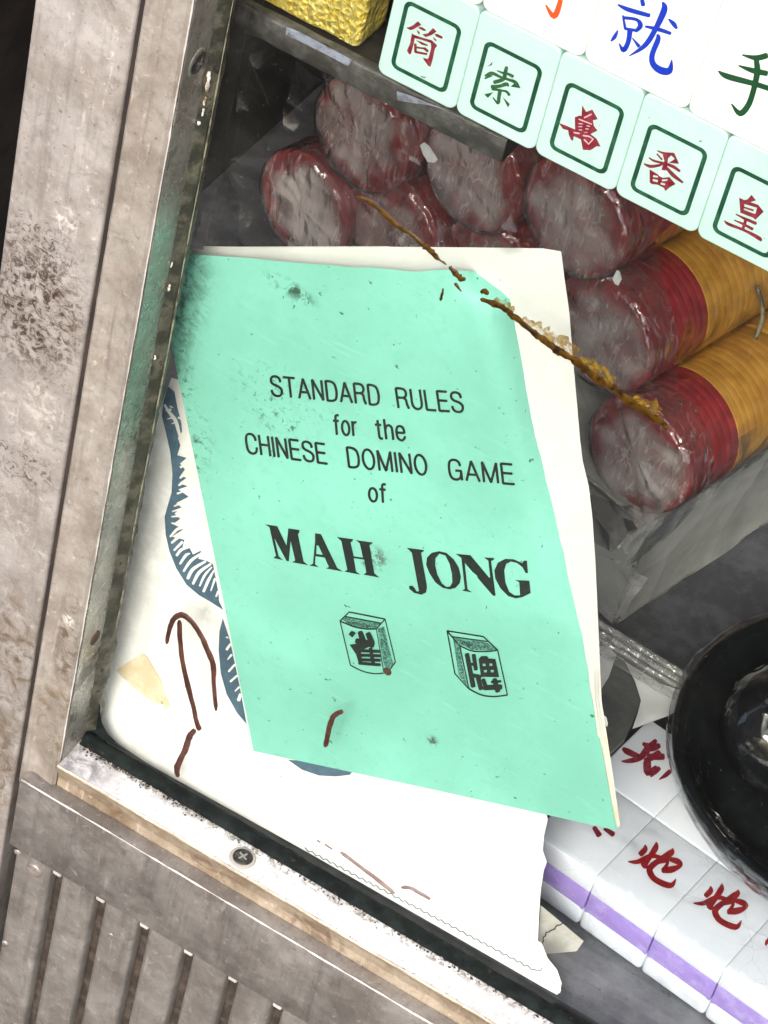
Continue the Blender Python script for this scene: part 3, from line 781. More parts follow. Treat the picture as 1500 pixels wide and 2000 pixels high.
tm = T(510, 1010, 5.5556)
I = Ink(tm, cink)
I.p([(40, 78), (175, 98), (275, 310), (295, 122), (418, 140), (415, 165), (400, 185), (460, 480), (510, 522), (335, 490), (370, 470), (320, 260), (300, 480), (275, 475), (145, 230), (190, 425), (235, 465), (132, 445), (160, 420), (90, 110)])
I.p([(585, 175), (650, 185), (825, 550), (890, 592), (705, 558), (735, 540), (690, 440), (590, 425), (585, 510), (625, 545), (523, 525), (562, 505), (585, 260)], holes=[[(602, 305), (622, 310), (668, 408), (598, 400)]])
I.p([(820, 215), (998, 240), (992, 262), (970, 275), (1005, 425), (1105, 440), (1070, 285), (1028, 250), (1210, 275), (1205, 290), (1175, 305), (1228, 610), (1282, 655), (1110, 625), (1140, 600), (1118, 462), (1005, 445), (1030, 590), (1078, 625), (905, 592), (935, 570), (870, 260)])
I.build('title_lettering', 'ink', cv)
I = Ink(T(780, 1060, 5.5556), cink)
I.p([(80, 55), (270, 80), (262, 95), (235, 110), (300, 480), (290, 540), (240, 565), (160, 545), (105, 500), (108, 468), (140, 465), (165, 490), (185, 528), (212, 525), (135, 110)])
I.p([(430, 92), (510, 110), (590, 180), (645, 270), (668, 370), (655, 440), (610, 490), (545, 507), (470, 490), (390, 430), (325, 330), (290, 240), (300, 160), (350, 110)],
    holes=[[(435, 120), (500, 140), (545, 230), (570, 340), (575, 430), (550, 475), (510, 480), (460, 440), (410, 340), (388, 240), (392, 170)]])
I.p([(610, 120), (770, 135), (975, 380), (985, 375), (965, 195), (915, 160), (1030, 165), (1025, 185), (995, 200), (1045, 575), (1015, 575), (710, 220), (740, 505), (790, 540), (680, 520), (710, 500), (672, 165)])
I.p([(1350, 195), (1385, 195), (1395, 330), (1370, 330), (1335, 265), (1275, 220), (1210, 205), (1160, 230), (1138, 300), (1150, 430), (1190, 530), (1250, 572), (1310, 570), (1300, 430), (1255, 405), (1410, 412), (1425, 545),
     (1340, 590), (1265, 605), (1180, 580), (1100, 500), (1040, 390), (1030, 300), (1070, 215), (1150, 175), (1240, 180), (1335, 222)])
I.build('title_lettering', 'ink', cv)
td = T(640, 1170, 3.947)
def draw_tile(shades, lines, hatch, chars):
    I = Ink(td, cink)
    for p in shades: I.p(p)
    dr = I.build('tile_drawing', 'ink_shade', cv)
    I = Ink(td, cink, 1.2e-4, gain=1.15)
    for w, sm, pts in lines: I.line(w, *pts, smooth=sm)
    for a_ in hatch: I.line(4, *a_)
    I.gain = 1.2; chars(I)
    I.build('tile_drawing_ink', 'ink', cv)
def que(I):
    I.p([(160, 272), (185, 243), (218, 262), (190, 297)]).s((250, 255, 34), (275, 330, 40), smooth=False).s((310, 265, 34), (340, 335, 38), smooth=False).s((220, 322, 34), (350, 350, 46), smooth=False)
    I.p([(168, 352), (260, 340), (362, 345), (300, 378), (255, 395), (270, 505), (240, 500), (220, 430)])
    for y0, y1 in ((398, 404), (432, 438), (468, 472), (494, 508)): I.s((240, y0, 20), (405, y1, 20), smooth=False)
    I.s((330, 380, 24), (352, 505, 24), smooth=False)
def pai(I):
    I.s((1073, 425, 30), (1122, 675, 32), smooth=False).s((1125, 430, 26), (1142, 545, 26), smooth=False).s((1085, 500, 20), (1140, 505, 20), smooth=False).s((1095, 585, 26), (1180, 600, 24), smooth=False).s((1155, 590, 30), (1182, 695, 30), smooth=False)
    I.p([(1163, 462), (1185, 440), (1228, 440), (1240, 460), (1292, 462), (1322, 603), (1182, 600)], holes=[[(x - 11, y - 9), (x + 11, y - 9), (x + 11, y + 9), (x - 11, y + 9)] for x, y in ((1206, 508), (1258, 506), (1216, 556), (1268, 556))])
    I.s((1198, 620, 26), (1222, 690, 26), smooth=False).s((1205, 684, 34), (1338, 678, 34), smooth=False).s((1285, 618, 30), (1312, 712, 34), smooth=False).s((1262, 640, 16), (1335, 634, 16), smooth=False)
draw_tile([[(385, 228), (435, 212), (462, 330), (505, 500), (450, 555), (425, 470)], [(112, 160), (140, 138), (405, 188), (375, 225), (290, 224), (190, 205)]],
          [(10, 0, ((95, 170), (165, 100), (442, 155))), (8, 0, ((135, 135), (410, 186))), (9, 0, ((442, 155), (375, 230))), (10, 1, ((95, 170), (200, 212), (290, 230), (375, 230))), (7, 0, ((95, 170), (175, 510))),
           (8, 1, ((175, 510), (260, 553), (350, 575), (430, 572))), (6, 0, ((375, 230), (432, 562))), (7, 0, ((442, 155), (522, 485))), (9, 0, ((522, 485), (470, 555)))],
          [((140 + i * 15, 165 + i * 3), (152 + i * 15, 195 + i * 1.5)) for i in range(16)], que)
draw_tile([[(965, 300), (1000, 300), (1050, 560), (1075, 670), (1010, 590)], [(985, 300), (1225, 335), (1300, 392), (1220, 398), (1110, 392), (1020, 345)]],
          [(10, 0, ((920, 245), (1200, 290), (1310, 395))), (8, 0, ((920, 245), (980, 575), (1085, 690))), (10, 0, ((920, 245), (1012, 355))), (8, 0, ((955, 290), (1232, 328))), (9, 1, ((1012, 355), (1110, 400), (1220, 405), (1310, 395))),
           (8, 0, ((1310, 395), (1385, 740))), (10, 1, ((1085, 690), (1180, 738), (1280, 752), (1385, 740))), (8, 0, ((1018, 360), (1088, 692)))],
          [((1015 + i * 16, 350 + i * 2.4), (1028 + i * 16, 322 + i * 4.2)) for i in range(16)], pai)
mk('wax_spot', *disc_bm(cov(757, 1311), (0, -1, 0), .0014, .0006), 'rust', cv, smooth=True)

# ------------------------------------------------------------------ white paper bag behind the booklet
def ybag(x, z):
    z = max(z, -.003)
    return .0018 + (.50 * z if z < .014 else .007 + .06 * (z - .014)) + .0006 * math.sin(x * 90) * min(1, max(0, z / .02))
def Bg(px, py, d=0.0):
    q = Psurf(px, py, ybag); return P(px, py, y=q.y - d)
bag = thing('paper_bag', 'white paper bag with dark blue brush print and zigzag stitched bottom edge', 'paper bag', P(700, 1720, y=.003))
def Bz(px, z): # point on the bag's foot line
    return Psurf(px, 0, ybag)
foot = [(178, 1380), (196, 1420), (230, 1452), (288, 1491), (352, 1527), (600, 1664), (850, 1807), (1000, 1893), (1060, 1928), (1088, 1943)]
outl = foot + [(1096, 1935), (1090, 1915), (1072, 1893), (1054, 1868), (1050, 1848), (1052, 1800), (1056, 1740), (1062, 1700), (1068, 1684), (1060, 1660), (1063, 1630), (1070, 1600), (980, 1300), (820, 1000), (560, 800), (335, 738), (300, 830), (240, 1080)]
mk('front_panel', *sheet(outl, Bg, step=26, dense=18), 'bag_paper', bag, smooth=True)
fold = [(1090, 1915), (1072, 1893), (1054, 1868), (1064, 1880), (1080, 1850), (1095, 1905), (1096, 1935), (1088, 1943)]
flap = [(1056, 1768), (1085, 1792), (1140, 1838), (1112, 1878), (1090, 1908), (1070, 1893), (1054, 1866), (1051, 1830)]
mk('side_flap', *sheet(flap, lambda x, y: P(x, y, y=.0125 + (x - 1050) * 1.2e-4), step=20), 'bag_paper_shaded', bag, smooth=True)
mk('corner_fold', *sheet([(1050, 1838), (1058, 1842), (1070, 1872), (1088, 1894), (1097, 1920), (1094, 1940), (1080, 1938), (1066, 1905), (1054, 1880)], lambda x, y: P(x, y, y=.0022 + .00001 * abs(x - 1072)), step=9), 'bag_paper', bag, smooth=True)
ib = lambda x, y, d: Bg(x, y, d + 1e-4)
I = Ink(t7, ib)
z0, z1 = (312, 552), (1275, 1062); n = 64
zz = []
for i in range(n + 1):
    t = i / n
    y = z0[1] + (z1[1] - z0[1]) * t - 14 * math.sin(math.pi * t) * 0
    zz.append((z0[0] + (z1[0] - z0[0]) * t, y + (5 if i % 2 else -5) + (0)))
I.line(5, *zz); I.line(5, (1275, 1060), (1300, 1062), (1306, 1040))
I.build('stitching', 'stitch', bag)
I = Ink(T(1000, 1450, 3), lambda x, y, d: P(x, y, y=.0122 + (x - 1050) * 1.2e-4 - d))
dz = [(298, 1058), (280, 1072), (262, 1072), (250, 1095), (228, 1102), (215, 1112), (200, 1112), (196, 1135), (182, 1142), (184, 1165), (176, 1178), (178, 1205), (162, 1215), (165, 1250)]
I.line(7, *dz); I.build('stitching', 'stitch_dark', bag)
I = Ink(t3, ib)
I.p([(362, 85), (392, 110), (405, 180), (425, 260), (428, 300), (408, 330), (420, 365), (405, 412), (450, 425), (418, 452), (442, 480), (420, 510), (450, 520), (415, 545), (455, 560), (410, 575), (460, 610), (400, 640), (425, 660), (392, 690),
     (420, 715), (385, 740), (435, 765), (380, 800), (440, 815), (430, 850), (465, 855), (480, 885), (520, 865), (505, 905), (545, 915), (575, 930), (600, 1060), (605, 1110), (625, 1150), (560, 1108), (510, 1080), (450, 1030), (400, 950), (368, 870), (350, 790), (345, 705),
     (360, 650), (378, 590), (382, 500), (372, 400), (350, 300), (332, 225), (340, 150)])
I.p([(622, 1188), (655, 1290), (700, 1500), (735, 1690), (745, 1705), (690, 1640), (640, 1550), (612, 1450), (602, 1340), (606, 1250)])
I.build('blue_brush_print', 'blue_print', bag)
I = Ink(t7, ib)
I.p([(240, 180), (300, 222), (370, 246), (440, 250), (500, 243), (512, 228), (430, 205), (330, 185)]); I.build('blue_brush_print', 'blue_print', bag)
I = Ink(t3, ib, 1.4e-4)
for a in ([(345, 172, 10), (365, 205, 14), (395, 245, 18), (412, 300, 14), (418, 330, 6)], [(350, 200, 4), (375, 195, 12)], [(358, 240, 4), (385, 232, 12)], [(378, 262, 4), (402, 255, 12)], [(410, 232, 10), (424, 242, 4)], [(385, 185, 4), (372, 180, 10)],
          [(415, 300, 10), (428, 380, 8)], [(420, 470, 12), (445, 455, 8)], [(418, 520, 10), (450, 500, 8)], [(412, 555, 10), (448, 540, 6)], [(405, 595, 10), (448, 580, 6)], [(390, 655, 6), (425, 640, 12)], [(382, 680, 6), (425, 668, 12)],
          [(378, 705, 6), (425, 700, 12)], [(378, 735, 6), (425, 745, 14)], [(372, 800, 10), (405, 765, 14), (430, 760, 10)], [(378, 830, 10), (420, 795, 16), (440, 795, 8)], [(390, 865, 10), (430, 825, 14)], [(402, 890, 12), (425, 862, 14), (465, 850, 6)],
          [(418, 930, 10), (445, 890, 14), (465, 880, 6)], [(435, 965, 10), (470, 915, 14), (520, 880, 10)], [(455, 1000, 14), (480, 955, 16), (540, 918, 10)], [(480, 1025, 12), (510, 970, 16), (565, 930, 10)],
          [(512, 1035, 8), (535, 985, 12), (570, 945, 6)], [(530, 1062, 12), (555, 1005, 14), (580, 960, 6)], [(565, 1058, 6), (585, 1000, 12)], [(590, 1085, 8), (600, 1060, 10)],
          [(640, 1338, 12), (658, 1312, 12)], [(645, 1385, 6), (664, 1362, 12)], [(650, 1442, 10), (680, 1408, 10)], [(658, 1490, 10), (690, 1462, 10)], [(680, 1536, 5), (700, 1516, 10)], [(697, 1580, 16), (706, 1550, 14)], [(638, 1278, 6), (648, 1282, 6)]):
    I.s(*a)
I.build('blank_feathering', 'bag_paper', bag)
tag(mk('tape_scrap', *sheet([t3(*p) for p in ((112, 1437), (180, 1390), (240, 1355), (262, 1372), (285, 1410), (330, 1485), (345, 1545), (372, 1600), (352, 1622), (290, 1590), (200, 1525))], lambda x, y: Bg(x, y, .0003 + .00012 * nz(x, y, 0, .05)), step=12), 'paper_scrap', None, Bg(285, 1335)),
    'tan triangular scrap of old tape stuck near the left edge of the pane', 'tape scrap')

# ------------------------------------------------------------------ sign of mahjong tiles
SY = .0016                                              # front faces
XS, PIT = .0438, .02335
ZB, ZT = .2914, .3240
def tile_mesh(w, d, h, bev, seg=3):
    bm = box_bm((-w / 2, 0, 0), (w / 2, d, h), bev, seg)
    return bm
def rr_tile(x, y, z0, w, h, d, r, e):
    """slab with rounded corners and a small eased arris"""
    rings = [(d, 0.0), (e, 0.0), (e * .35, e * .3), (0.0, e)]
    vs, fs = [], []
    n_ = 0
    for yy, ins in rings:
        lp = rrect(x - w / 2 + ins, x + w / 2 - ins, z0 + ins, z0 + h - ins, max(r - ins * .5, .0004), 6)
        n_ = len(lp); vs += [(a, y + yy, b) for a, b in lp]
    for i in range(len(rings) - 1):
        for j in range(n_):
            q = (j + 1) % n_
            fs.append([i * n_ + j, (i + 1) * n_ + j, (i + 1) * n_ + q, i * n_ + q])
    fs.append([3 * n_ + j for j in range(n_)][::-1]); fs.append([j for j in range(n_)])
    return vs, fs
def sgn(px, py, d): return P(px, py, y=SY - d - (.0002 if py < 60 or P(px, py, y=SY).z > ZT else 0))
def rrect(x0, x1, z0, z1, r, n=5):
    out = []
    for cx, cz, a0 in ((x1 - r, z1 - r, 0), (x0 + r, z1 - r, 90), (x0 + r, z0 + r, 180), (x1 - r, z0 + r, 270)):
        out += [(cx + r * math.cos(R(a0 + 90 * i / n)), cz + r * math.sin(R(a0 + 90 * i / n))) for i in range(n + 1)]
    return out
mint_mesh = None
signs = ['red character at the left end of the row', 'dark green flaked character', 'red character whose lower left stroke runs long', 'red character with a chipped white spot', 'red character at the right picture edge']
tiles = []
for i in range(6):
    x = XS + PIT * (i + .5)
    if i == 5: continue
    t = thing('mint_mahjong_tile', 'mint sign tile with ' + signs[i], 'mahjong tile', (x, SY, ZB), 'mint tiles in the hanging sign row')
    mk('tile_body', *rr_tile(x, SY, ZB, PIT - .00004, ZT - ZB - .00004, .0125, .0024, .0005), 'mint_tile', t)
    x0, x1 = x - .0083, x + .0083; zz0, zz1 = ZB + .0036, ZT - .0076
    lp = rrect(x0, x1, zz0, zz1, .0022); li = rrect(x0 + .0012, x1 - .0012, zz0 + .0012, zz1 - .0012, .0012)
    mk('green_border', *sheet(lp, lambda a, b: Vector((a, SY - 6e-5, b)), holes=[li]), 'frame_green', t)
    tiles.append(t)
I = Ink(T(740, 0, 8.333), sgn, gain=1.08)
I.p([(440, 450), (500, 440), (560, 410), (635, 345), (690, 405), (640, 430), (560, 480), (510, 490)]).p([(640, 440), (700, 440), (770, 490), (740, 505), (660, 470)]).p([(610, 480), (660, 520), (670, 560), (640, 550)])
I.p([(705, 560), (800, 540), (880, 455), (940, 515), (860, 570), (760, 605)]).p([(900, 550), (960, 555), (1045, 600), (1025, 635), (930, 595)]).p([(880, 600), (940, 650), (930, 675), (890, 640)])
I.p([(535, 540), (590, 580), (565, 720), (520, 880), (490, 885), (455, 825), (510, 700)])
I.p([(560, 560), (700, 610), (860, 655), (950, 740), (910, 800), (880, 950), (840, 1090), (800, 1070), (710, 940), (800, 960), (820, 900), (850, 780), (845, 700), (700, 650), (580, 620)])
I.p([(600, 650), (700, 685), (800, 730), (790, 750), (690, 725)]).line(40, (592, 715), (596, 850)).line(30, (600, 770), (740, 790)).line(40, (740, 785), (795, 835)).line(34, (600, 848), (780, 880))
I.build('character', 'paint_red', tiles[0])
I = Ink(T(900, 60, 8.333), sgn, gain=1.08)
I.p([(430, 585), (480, 545), (520, 500), (505, 560)]).s((745, 590, 50), (720, 700, 60), (690, 790, 60), (540, 840, 55)).s((590, 650, 15), (680, 685, 35), (760, 700, 40), (850, 745, 50)).s((395, 735, 30), (500, 690, 50), (640, 750, 40), (760, 790, 40), (890, 840, 50), (960, 930, 15))
I.s((390, 780, 25), (500, 720, 50)).p([(810, 910), (900, 830), (975, 940)]).s((500, 915, 60), (640, 900, 50), (740, 870, 60), (780, 905, 20)).s((510, 945, 50), (650, 972, 30), (740, 990, 36), (790, 1050, 46))
I.s((640, 960, 60), (620, 1080, 55), (605, 1180, 45), (520, 1085, 15)).p([(380, 1035), (530, 1000), (440, 1095)]).p([(680, 1075), (800, 1195), (765, 1250)])
I.build('character', 'paint_green', tiles[1])
I = Ink(T(1050, 140, 8.333), sgn)
I.p([(725, 545), (790, 655), (890, 615), (980, 775), (900, 790), (915, 880), (975, 960), (860, 1015), (960, 1090), (1025, 1220), (960, 1215), (860, 1280), (735, 1270), (705, 1105), (590, 1050), (575, 1125), (545, 1115), (505, 1020), (500, 955), (410, 930), (340, 830), (480, 885), (610, 940), (605, 740), (680, 715), (715, 720)])
I.build('character', 'paint_red', tiles[2])
I = Ink(T(1050, 140, 8.333), sgn, 1e-4)
I.line(24, (760, 750), (875, 692)).line(20, (670, 772), (880, 855)).line(17, (670, 845), (730, 850)).line(17, (665, 895), (725, 895)).line(16, (670, 945), (720, 950)).line(16, (800, 880), (850, 890)).line(16, (780, 930), (830, 935)).line(10, (760, 990), (815, 985)).line(22, (590, 990), (680, 1005))
I.line(24, (740, 1040), (830, 1050), (905, 1095), (830, 1180), (760, 1105)); I.build('character_gap', 'paint_pink', tiles[2])
I = Ink(T(1210, 230, 8.333), sgn, gain=1.08)
I.s((615, 535, 15), (730, 580, 40), (880, 590, 40)).p([(760, 590), (890, 570), (970, 750), (800, 735), (900, 670), (840, 612), (790, 665), (770, 860), (680, 850), (730, 700), (700, 600)]).s((610, 590, 25), (690, 680, 30)).s((480, 650, 20), (560, 700, 35), (720, 740, 35))
I.s((400, 750, 25), (500, 790, 50), (640, 775, 40), (720, 740, 30)).s((760, 750, 40), (880, 800, 50), (980, 870, 40)).s((760, 810, 40), (880, 940, 60), (1030, 1055, 30))
I.p([(490, 840), (620, 920), (700, 980), (810, 965), (915, 1080), (820, 1130), (745, 1195), (720, 1140), (620, 1090), (520, 1080), (490, 1050)], holes=[[(550, 932), (628, 950), (622, 975), (545, 965)], [(545, 995), (625, 1015), (618, 1048), (540, 1030)], [(690, 1005), (785, 1000), (775, 1025), (690, 1035)], [(672, 1055), (745, 1072), (738, 1100), (668, 1085)]])
I.build('character', 'paint_red', tiles[3])
mk('chip_mark', *disc_bm(sgn(1210 + 680 / 8.333, 230 + 915 / 8.333, 5e-5), (0, -1, 0), .00085, .0002), 'white_tile', tiles[3], smooth=True)
I = Ink(T(1370, 310, 9.09), sgn, gain=1.08)
I.p([(670, 690), (760, 735), (820, 720), (890, 640), (970, 740), (870, 770), (1010, 820), (1105, 940), (960, 1085), (920, 1050), (690, 960)], holes=[[(765, 805), (985, 870), (960, 975), (930, 975), (750, 905), (755, 880), (920, 935), (935, 900), (760, 850)]])
I.s((610, 985, 20), (760, 1060, 45), (970, 1150, 55), smooth=False).s((580, 1090, 20), (720, 1150, 40), (910, 1250, 50), smooth=False).line(52, (790, 1080), (735, 1250)).s((410, 1100, 20), (480, 1160, 50), (760, 1270, 45), (1020, 1410, 65), (1060, 1465, 20))
I.build('character', 'paint_red', tiles[4])
# white tiles above
wx0, WP = P(940, 12, y=SY).x, (P(1340, 220, y=SY).x - P(940, 12, y=SY).x) / 2
wl = ['plain white sign tile above the first mint tile', 'white sign tile with the tip of an orange stroke', 'white sign tile with a blue brush character', 'white sign tile with a dark green character']
wt = []
for i in range(-1, 3):
    x = wx0 + WP * (i + .5)
    t = thing('white_mahjong_tile', wl[i + 1], 'mahjong tile', (x, SY, ZT + .0001), 'white tiles in the hanging sign row')
    mk('tile_body', *rr_tile(x, SY - .0002, ZT + .0001, WP - .00004, .040, .0125, .0026, .0005), 'white_tile', t)
    wt.append(t)
I = Ink(T(900, 0, 2.5), sgn); I.s((488, -20, 20), (482, 20, 25), (455, 80, 28), (415, 25, 8)); I.build('character', 'paint_orange', wt[1])
I = Ink(T(1150, 0, 4.2857), sgn, gain=1.08)
I.s((440, -30, 30), (455, 45, 34)).s((245, 40, 15), (330, 80, 36), (508, 130, 32)).s((285, 130, 15), (305, 240, 24)).s((290, 148, 26), (400, 165, 26), (432, 215, 40), (392, 262, 26)).s((303, 240, 22), (400, 256, 24)).s((345, 250, 42), (330, 350, 38), (290, 420, 38), (255, 365, 10))
I.s((243, 255, 12), (215, 310, 32), (185, 345, 12)).s((365, 320, 10), (420, 388, 30)).s((618, 20, 18), (632, 80, 50), (560, 240, 42), (470, 380, 38), (335, 470, 8)).s((475, 222, 18), (580, 245, 32), (685, 280, 26)).s((668, 160, 12), (710, 200, 36), (735, 238, 20))
I.s((575, 290, 20), (580, 330, 40), (530, 460, 42), (540, 540, 48), (605, 590, 58), (675, 590, 52), (695, 500, 8)); I.build('character', 'paint_blue', wt[2])
I = Ink(T(1150, 0, 4.2857), sgn, gain=1.08)
I.s((1285, 460, 12), (1400, 485, 42), (1490, 465, 45)).s((1255, 550, 12), (1370, 590, 42), (1490, 615, 42)).s((1085, 595, 12), (1160, 640, 46), (1380, 700, 42), (1520, 745, 42)).s((1400, 490, 38), (1410, 600, 48), (1380, 750, 44), (1335, 880, 46), (1265, 950, 46), (1195, 870, 10))
I.build('character', 'paint_forest', wt[3])

# ------------------------------------------------------------------ display shelf behind the sign, with a gold foil block
sz1 = P(687, 116, y=.0185).z; sz0 = P(603, 129, y=.0185).z
XE = P(986, 290, y=.0185).x
sh = thing('display_shelf', 'dark display shelf with scratched grey front edge behind the sign tiles', 'shelf', (.2, .12, sz0))
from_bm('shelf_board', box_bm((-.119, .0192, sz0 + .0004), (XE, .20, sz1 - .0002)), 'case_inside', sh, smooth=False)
vs, fs = [], []
nx_ = 60
for i in range(nx_ + 1):
    x = -.03 + i * (XE + .03) / nx_
    for j, (y, z) in enumerate(((.0215, sz1), (.0188, sz1 - .0002), (.0183, sz1 - .001), (.0183, (sz0 + sz1) / 2), (.0184, sz0 + .001), (.0192, sz0))):
        vs.append((x, y + .0003 * nz(x, z, 1, 200), z + .0003 * nz(x, y, 2, 160)))
for i in range(nx_):
    for j in range(5): fs.append([i * 6 + j, i * 6 + j + 1, (i + 1) * 6 + j + 1, (i + 1) * 6 + j])
mk('edge_strip', vs, fs, 'shelf_edge', sh, smooth=True)
for poly in ([(560, 52), (585, 62), (688, 117), (680, 130), (640, 108), (600, 88), (558, 68)], [(775, 178), (800, 186), (870, 214), (840, 206), (800, 200), (776, 196)]):
    mk('edge_tape', *sheet(poly, lambda x, y: P(x, y, y=.0178 + .0002 * nz(x, y, 0, .06)), step=9), 'tape_blue', sh, smooth=True)
g0 = P(487, -6, y=.024); g1 = P(699, 111, y=.024)
gz = sz1 + .0004
gd = thing('gold_foil_block', 'crinkled gold foil wrapped block standing on the upper shelf', 'gold block', (g1.x - .02, .03, gz))
bm = box_bm((g1.x - .052, .0225, gz), (g1.x, .0385, gz + .060), .0014, 2)
bmesh.ops.subdivide_edges(bm, edges=list(bm.edges), cuts=14, use_grid_fill=True)
for v in bm.verts:
    n_ = Vector((nz(v.co.x, v.co.y, v.co.z, 260), nz(v.co.y, v.co.z, v.co.x, 260), nz(v.co.z, v.co.x, v.co.y, 260)))
    v.co += n_ * .0005
    if v.co.z < gz: v.co.z = gz
from_bm('foil_body', bm, 'gold_foil', gd, angle=80)

# ------------------------------------------------------------------ rolls of chips wrapped in cellophane, on a clear tray
AX = Vector((.25, .97, 0)).normalized(); PX = Vector((AX.y, -AX.x, 0)); UZ = Vector((0, 0, 1))
Q0 = Vector((.116, .156, 0))
TRAY_H = .046
ty = thing('clear_plastic_tray', 'hazy clear plastic tray under the wrapped chip rolls', 'plastic tray', (Q0.x, Q0.y, FLOOR_Z))
def tray(u, v, z): return Q0 + PX * u + AX * v + UZ * z
def tray_wall(a, b, n=26):
    vs, fs = [], []
    rows = ((FLOOR_Z + .0004, .0005), (FLOOR_Z + .004, .0), (.012, -.0006), (.03, .0003), (TRAY_H - .003, .0), (TRAY_H, .0012))
    for i in range(n + 1):
        t = i / n
        u, v = a[0] + (b[0] - a[0]) * t, a[1] + (b[1] - a[1]) * t
        d = PX if abs(b[1] - a[1]) > abs(b[0] - a[0]) else -AX
        for z, off in rows: vs.append(tray(u, v, z) + d * (off + .0008 * nz(u, v, z, 60) + .0012 * nz(u, v, z, 25)))
    k_ = len(rows)
    for i in range(n):
        for j in range(k_ - 1): fs.append([i * k_ + j, i * k_ + j + 1, (i + 1) * k_ + j + 1, (i + 1) * k_ + j])
    return vs, fs
mk('side_wall', *tray_wall((0, 0), (0, .17)), 'tray_plastic', ty, smooth=True)
mk('front_wall', *tray_wall((-.178, 0), (0, 0)), 'tray_plastic', ty, smooth=True)
mk('lid', *sheet([(-.178, 0), (0, 0), (0, .17), (-.178, .17)], lambda u, v: tray(u, v, TRAY_H + .0008 * nz(u, v, 0, 70)), step=.012, dense=.012), 'tray_plastic', ty, smooth=True)
mk('base', *sheet([(-.178, .001), (-.001, .001), (-.001, .17), (-.178, .17)], lambda u, v: tray(u, v, FLOOR_Z + .0006), step=.03), 'tray_plastic', ty)
for a, b in (((0, 0, TRAY_H), (0, .17, TRAY_H)), ((0, 0, FLOOR_Z + .001), (0, .17, FLOOR_Z + .001)), ((0, 0, FLOOR_Z + .001), (0, 0, TRAY_H)), ((-.178, 0, TRAY_H), (0, 0, TRAY_H))):
    pth = [tray(*(a[k_] + (b[k_] - a[k_]) * i / 16 for k_ in range(3))) for i in range(17)]
    mk('rim', *tube(pth, .0009, 8), 'clear_strip', ty, smooth=True)
fw = Q0 - AX * .0035
mk('film_fold', *sheet([(1140, 1088), (1168, 1082), (1215, 1098), (1268, 1128), (1240, 1165), (1212, 1212), (1190, 1205), (1140, 1180)], lambda x, y: Pplane(x, y, fw, AX) + AX * (.0016 * nz(x, y, 0, .02) + .0008 * nz(x, y, 4, .05)), step=9, dense=9), 'pale_fold', ty, smooth=True)  # whiter fold added to paint a bright patch over the shaded front wall
mk('film_fold', *sheet([(1215, 1060), (1300, 1000), (1420, 905), (1500, 845), (1500, 880), (1400, 960), (1290, 1060), (1225, 1110)], lambda x, y: Pplane(x, y, Q0 + PX * .0022, PX) + PX * (.0014 * nz(x, y, 0, .018) + .0006 * nz(x, y, 4, .05)), step=12, dense=12), 'pale_fold', ty, smooth=True)
RC = .0216
def lathe_roll(c, prof, seg=44, amp=0.0, sd=0):
    vs, fs = [], []
    for (d, r) in prof:
        for j in range(seg):
            t = 2 * math.pi * j / seg
            e = amp * (nz(math.cos(t) * 3 + sd, math.sin(t) * 3, d * 90, 1.3)) if amp else 0
            vs.append(c + AX * d + (PX * math.cos(t) + UZ * math.sin(t)) * (r + e))
    for i in range(len(prof) - 1):
        for j in range(seg):
            q = (j + 1) % seg
            fs.append([i * seg + j, i * seg + q, (i + 1) * seg + q, (i + 1) * seg + j])
    return vs, fs
def chips(n, th=.0033, r=RC, d0=0.0, g=.00008, jit=.0002):
    pr = [(d0, .0001), (d0, r - .0006)]
    for i in range(n):
        a = d0 + i * th
        rr = r + random.uniform(-jit, jit)
        pr += [(a + .0002, rr - g), (a + .0005, rr), (a + th - .0005, rr), (a + th - .0002, rr - g)]
    pr += [(d0 + n * th, r - .0006), (d0 + n * th, .0001)]
    return pr
def cap(c, sd, r=RC):
    """pleated cellophane drawn over the end of a roll"""
    vs, fs, hz = [], [], []
    rings, seg = 18, 90
    rng = random.Random(sd); off = rng.uniform(0, 50)
    npl = rng.choice((7, 9, 11)); ph = rng.uniform(0, 6)
    for i in range(rings + 1):
        u = i / rings
        for j in range(seg):
            t = 2 * math.pi * j / seg
            rr = r * 1.02 * min(1.0, u / .86)
            d = -.0012 if u <= .86 else -.0012 + (u - .86) / .14 * .014
            if u > .86: rr = r * 1.025
            x, z = math.cos(t) * u * 2.2, math.sin(t) * u * 2.2
            w = .0011 * noise.noise(Vector((x + off, z, 1))) + .0004 * noise.noise(Vector((x * 2.4 + off, z * 2.4, 2)))
            pl = .0007 * math.sin(npl * t + ph + 3 * noise.noise(Vector((u * 2, off, t * .5)))) * u
            d -= .0009 * min(1, (1 - u) * 6 + .3) + (w + pl) * (.75 if u < .8 else .25)
            side = .5 + .5 * math.cos(t - ph)
            edge_ = .66 - .22 * side + .20 * noise.noise(Vector((math.cos(t) * 1.6 + off, math.sin(t) * 1.6, 8)))
            hz.append(max(.02, (.44 + .34 * noise.noise(Vector((x * 1.1 + off, z * 1.1, 5)))) * (1 - max(0.0, min(1.0, (u - edge_) / .20))) + .04))
            vs.append(c + AX * d + (PX * math.cos(t) + UZ * math.sin(t)) * max(rr + (w * .4 if u > .8 else 0), .0001))
    for i in range(rings):
        for j in range(seg):
            q = (j + 1) % seg
            fs.append([i * seg + j, i * seg + q, (i + 1) * seg + q, (i + 1) * seg + j])
    return vs, fs, hz
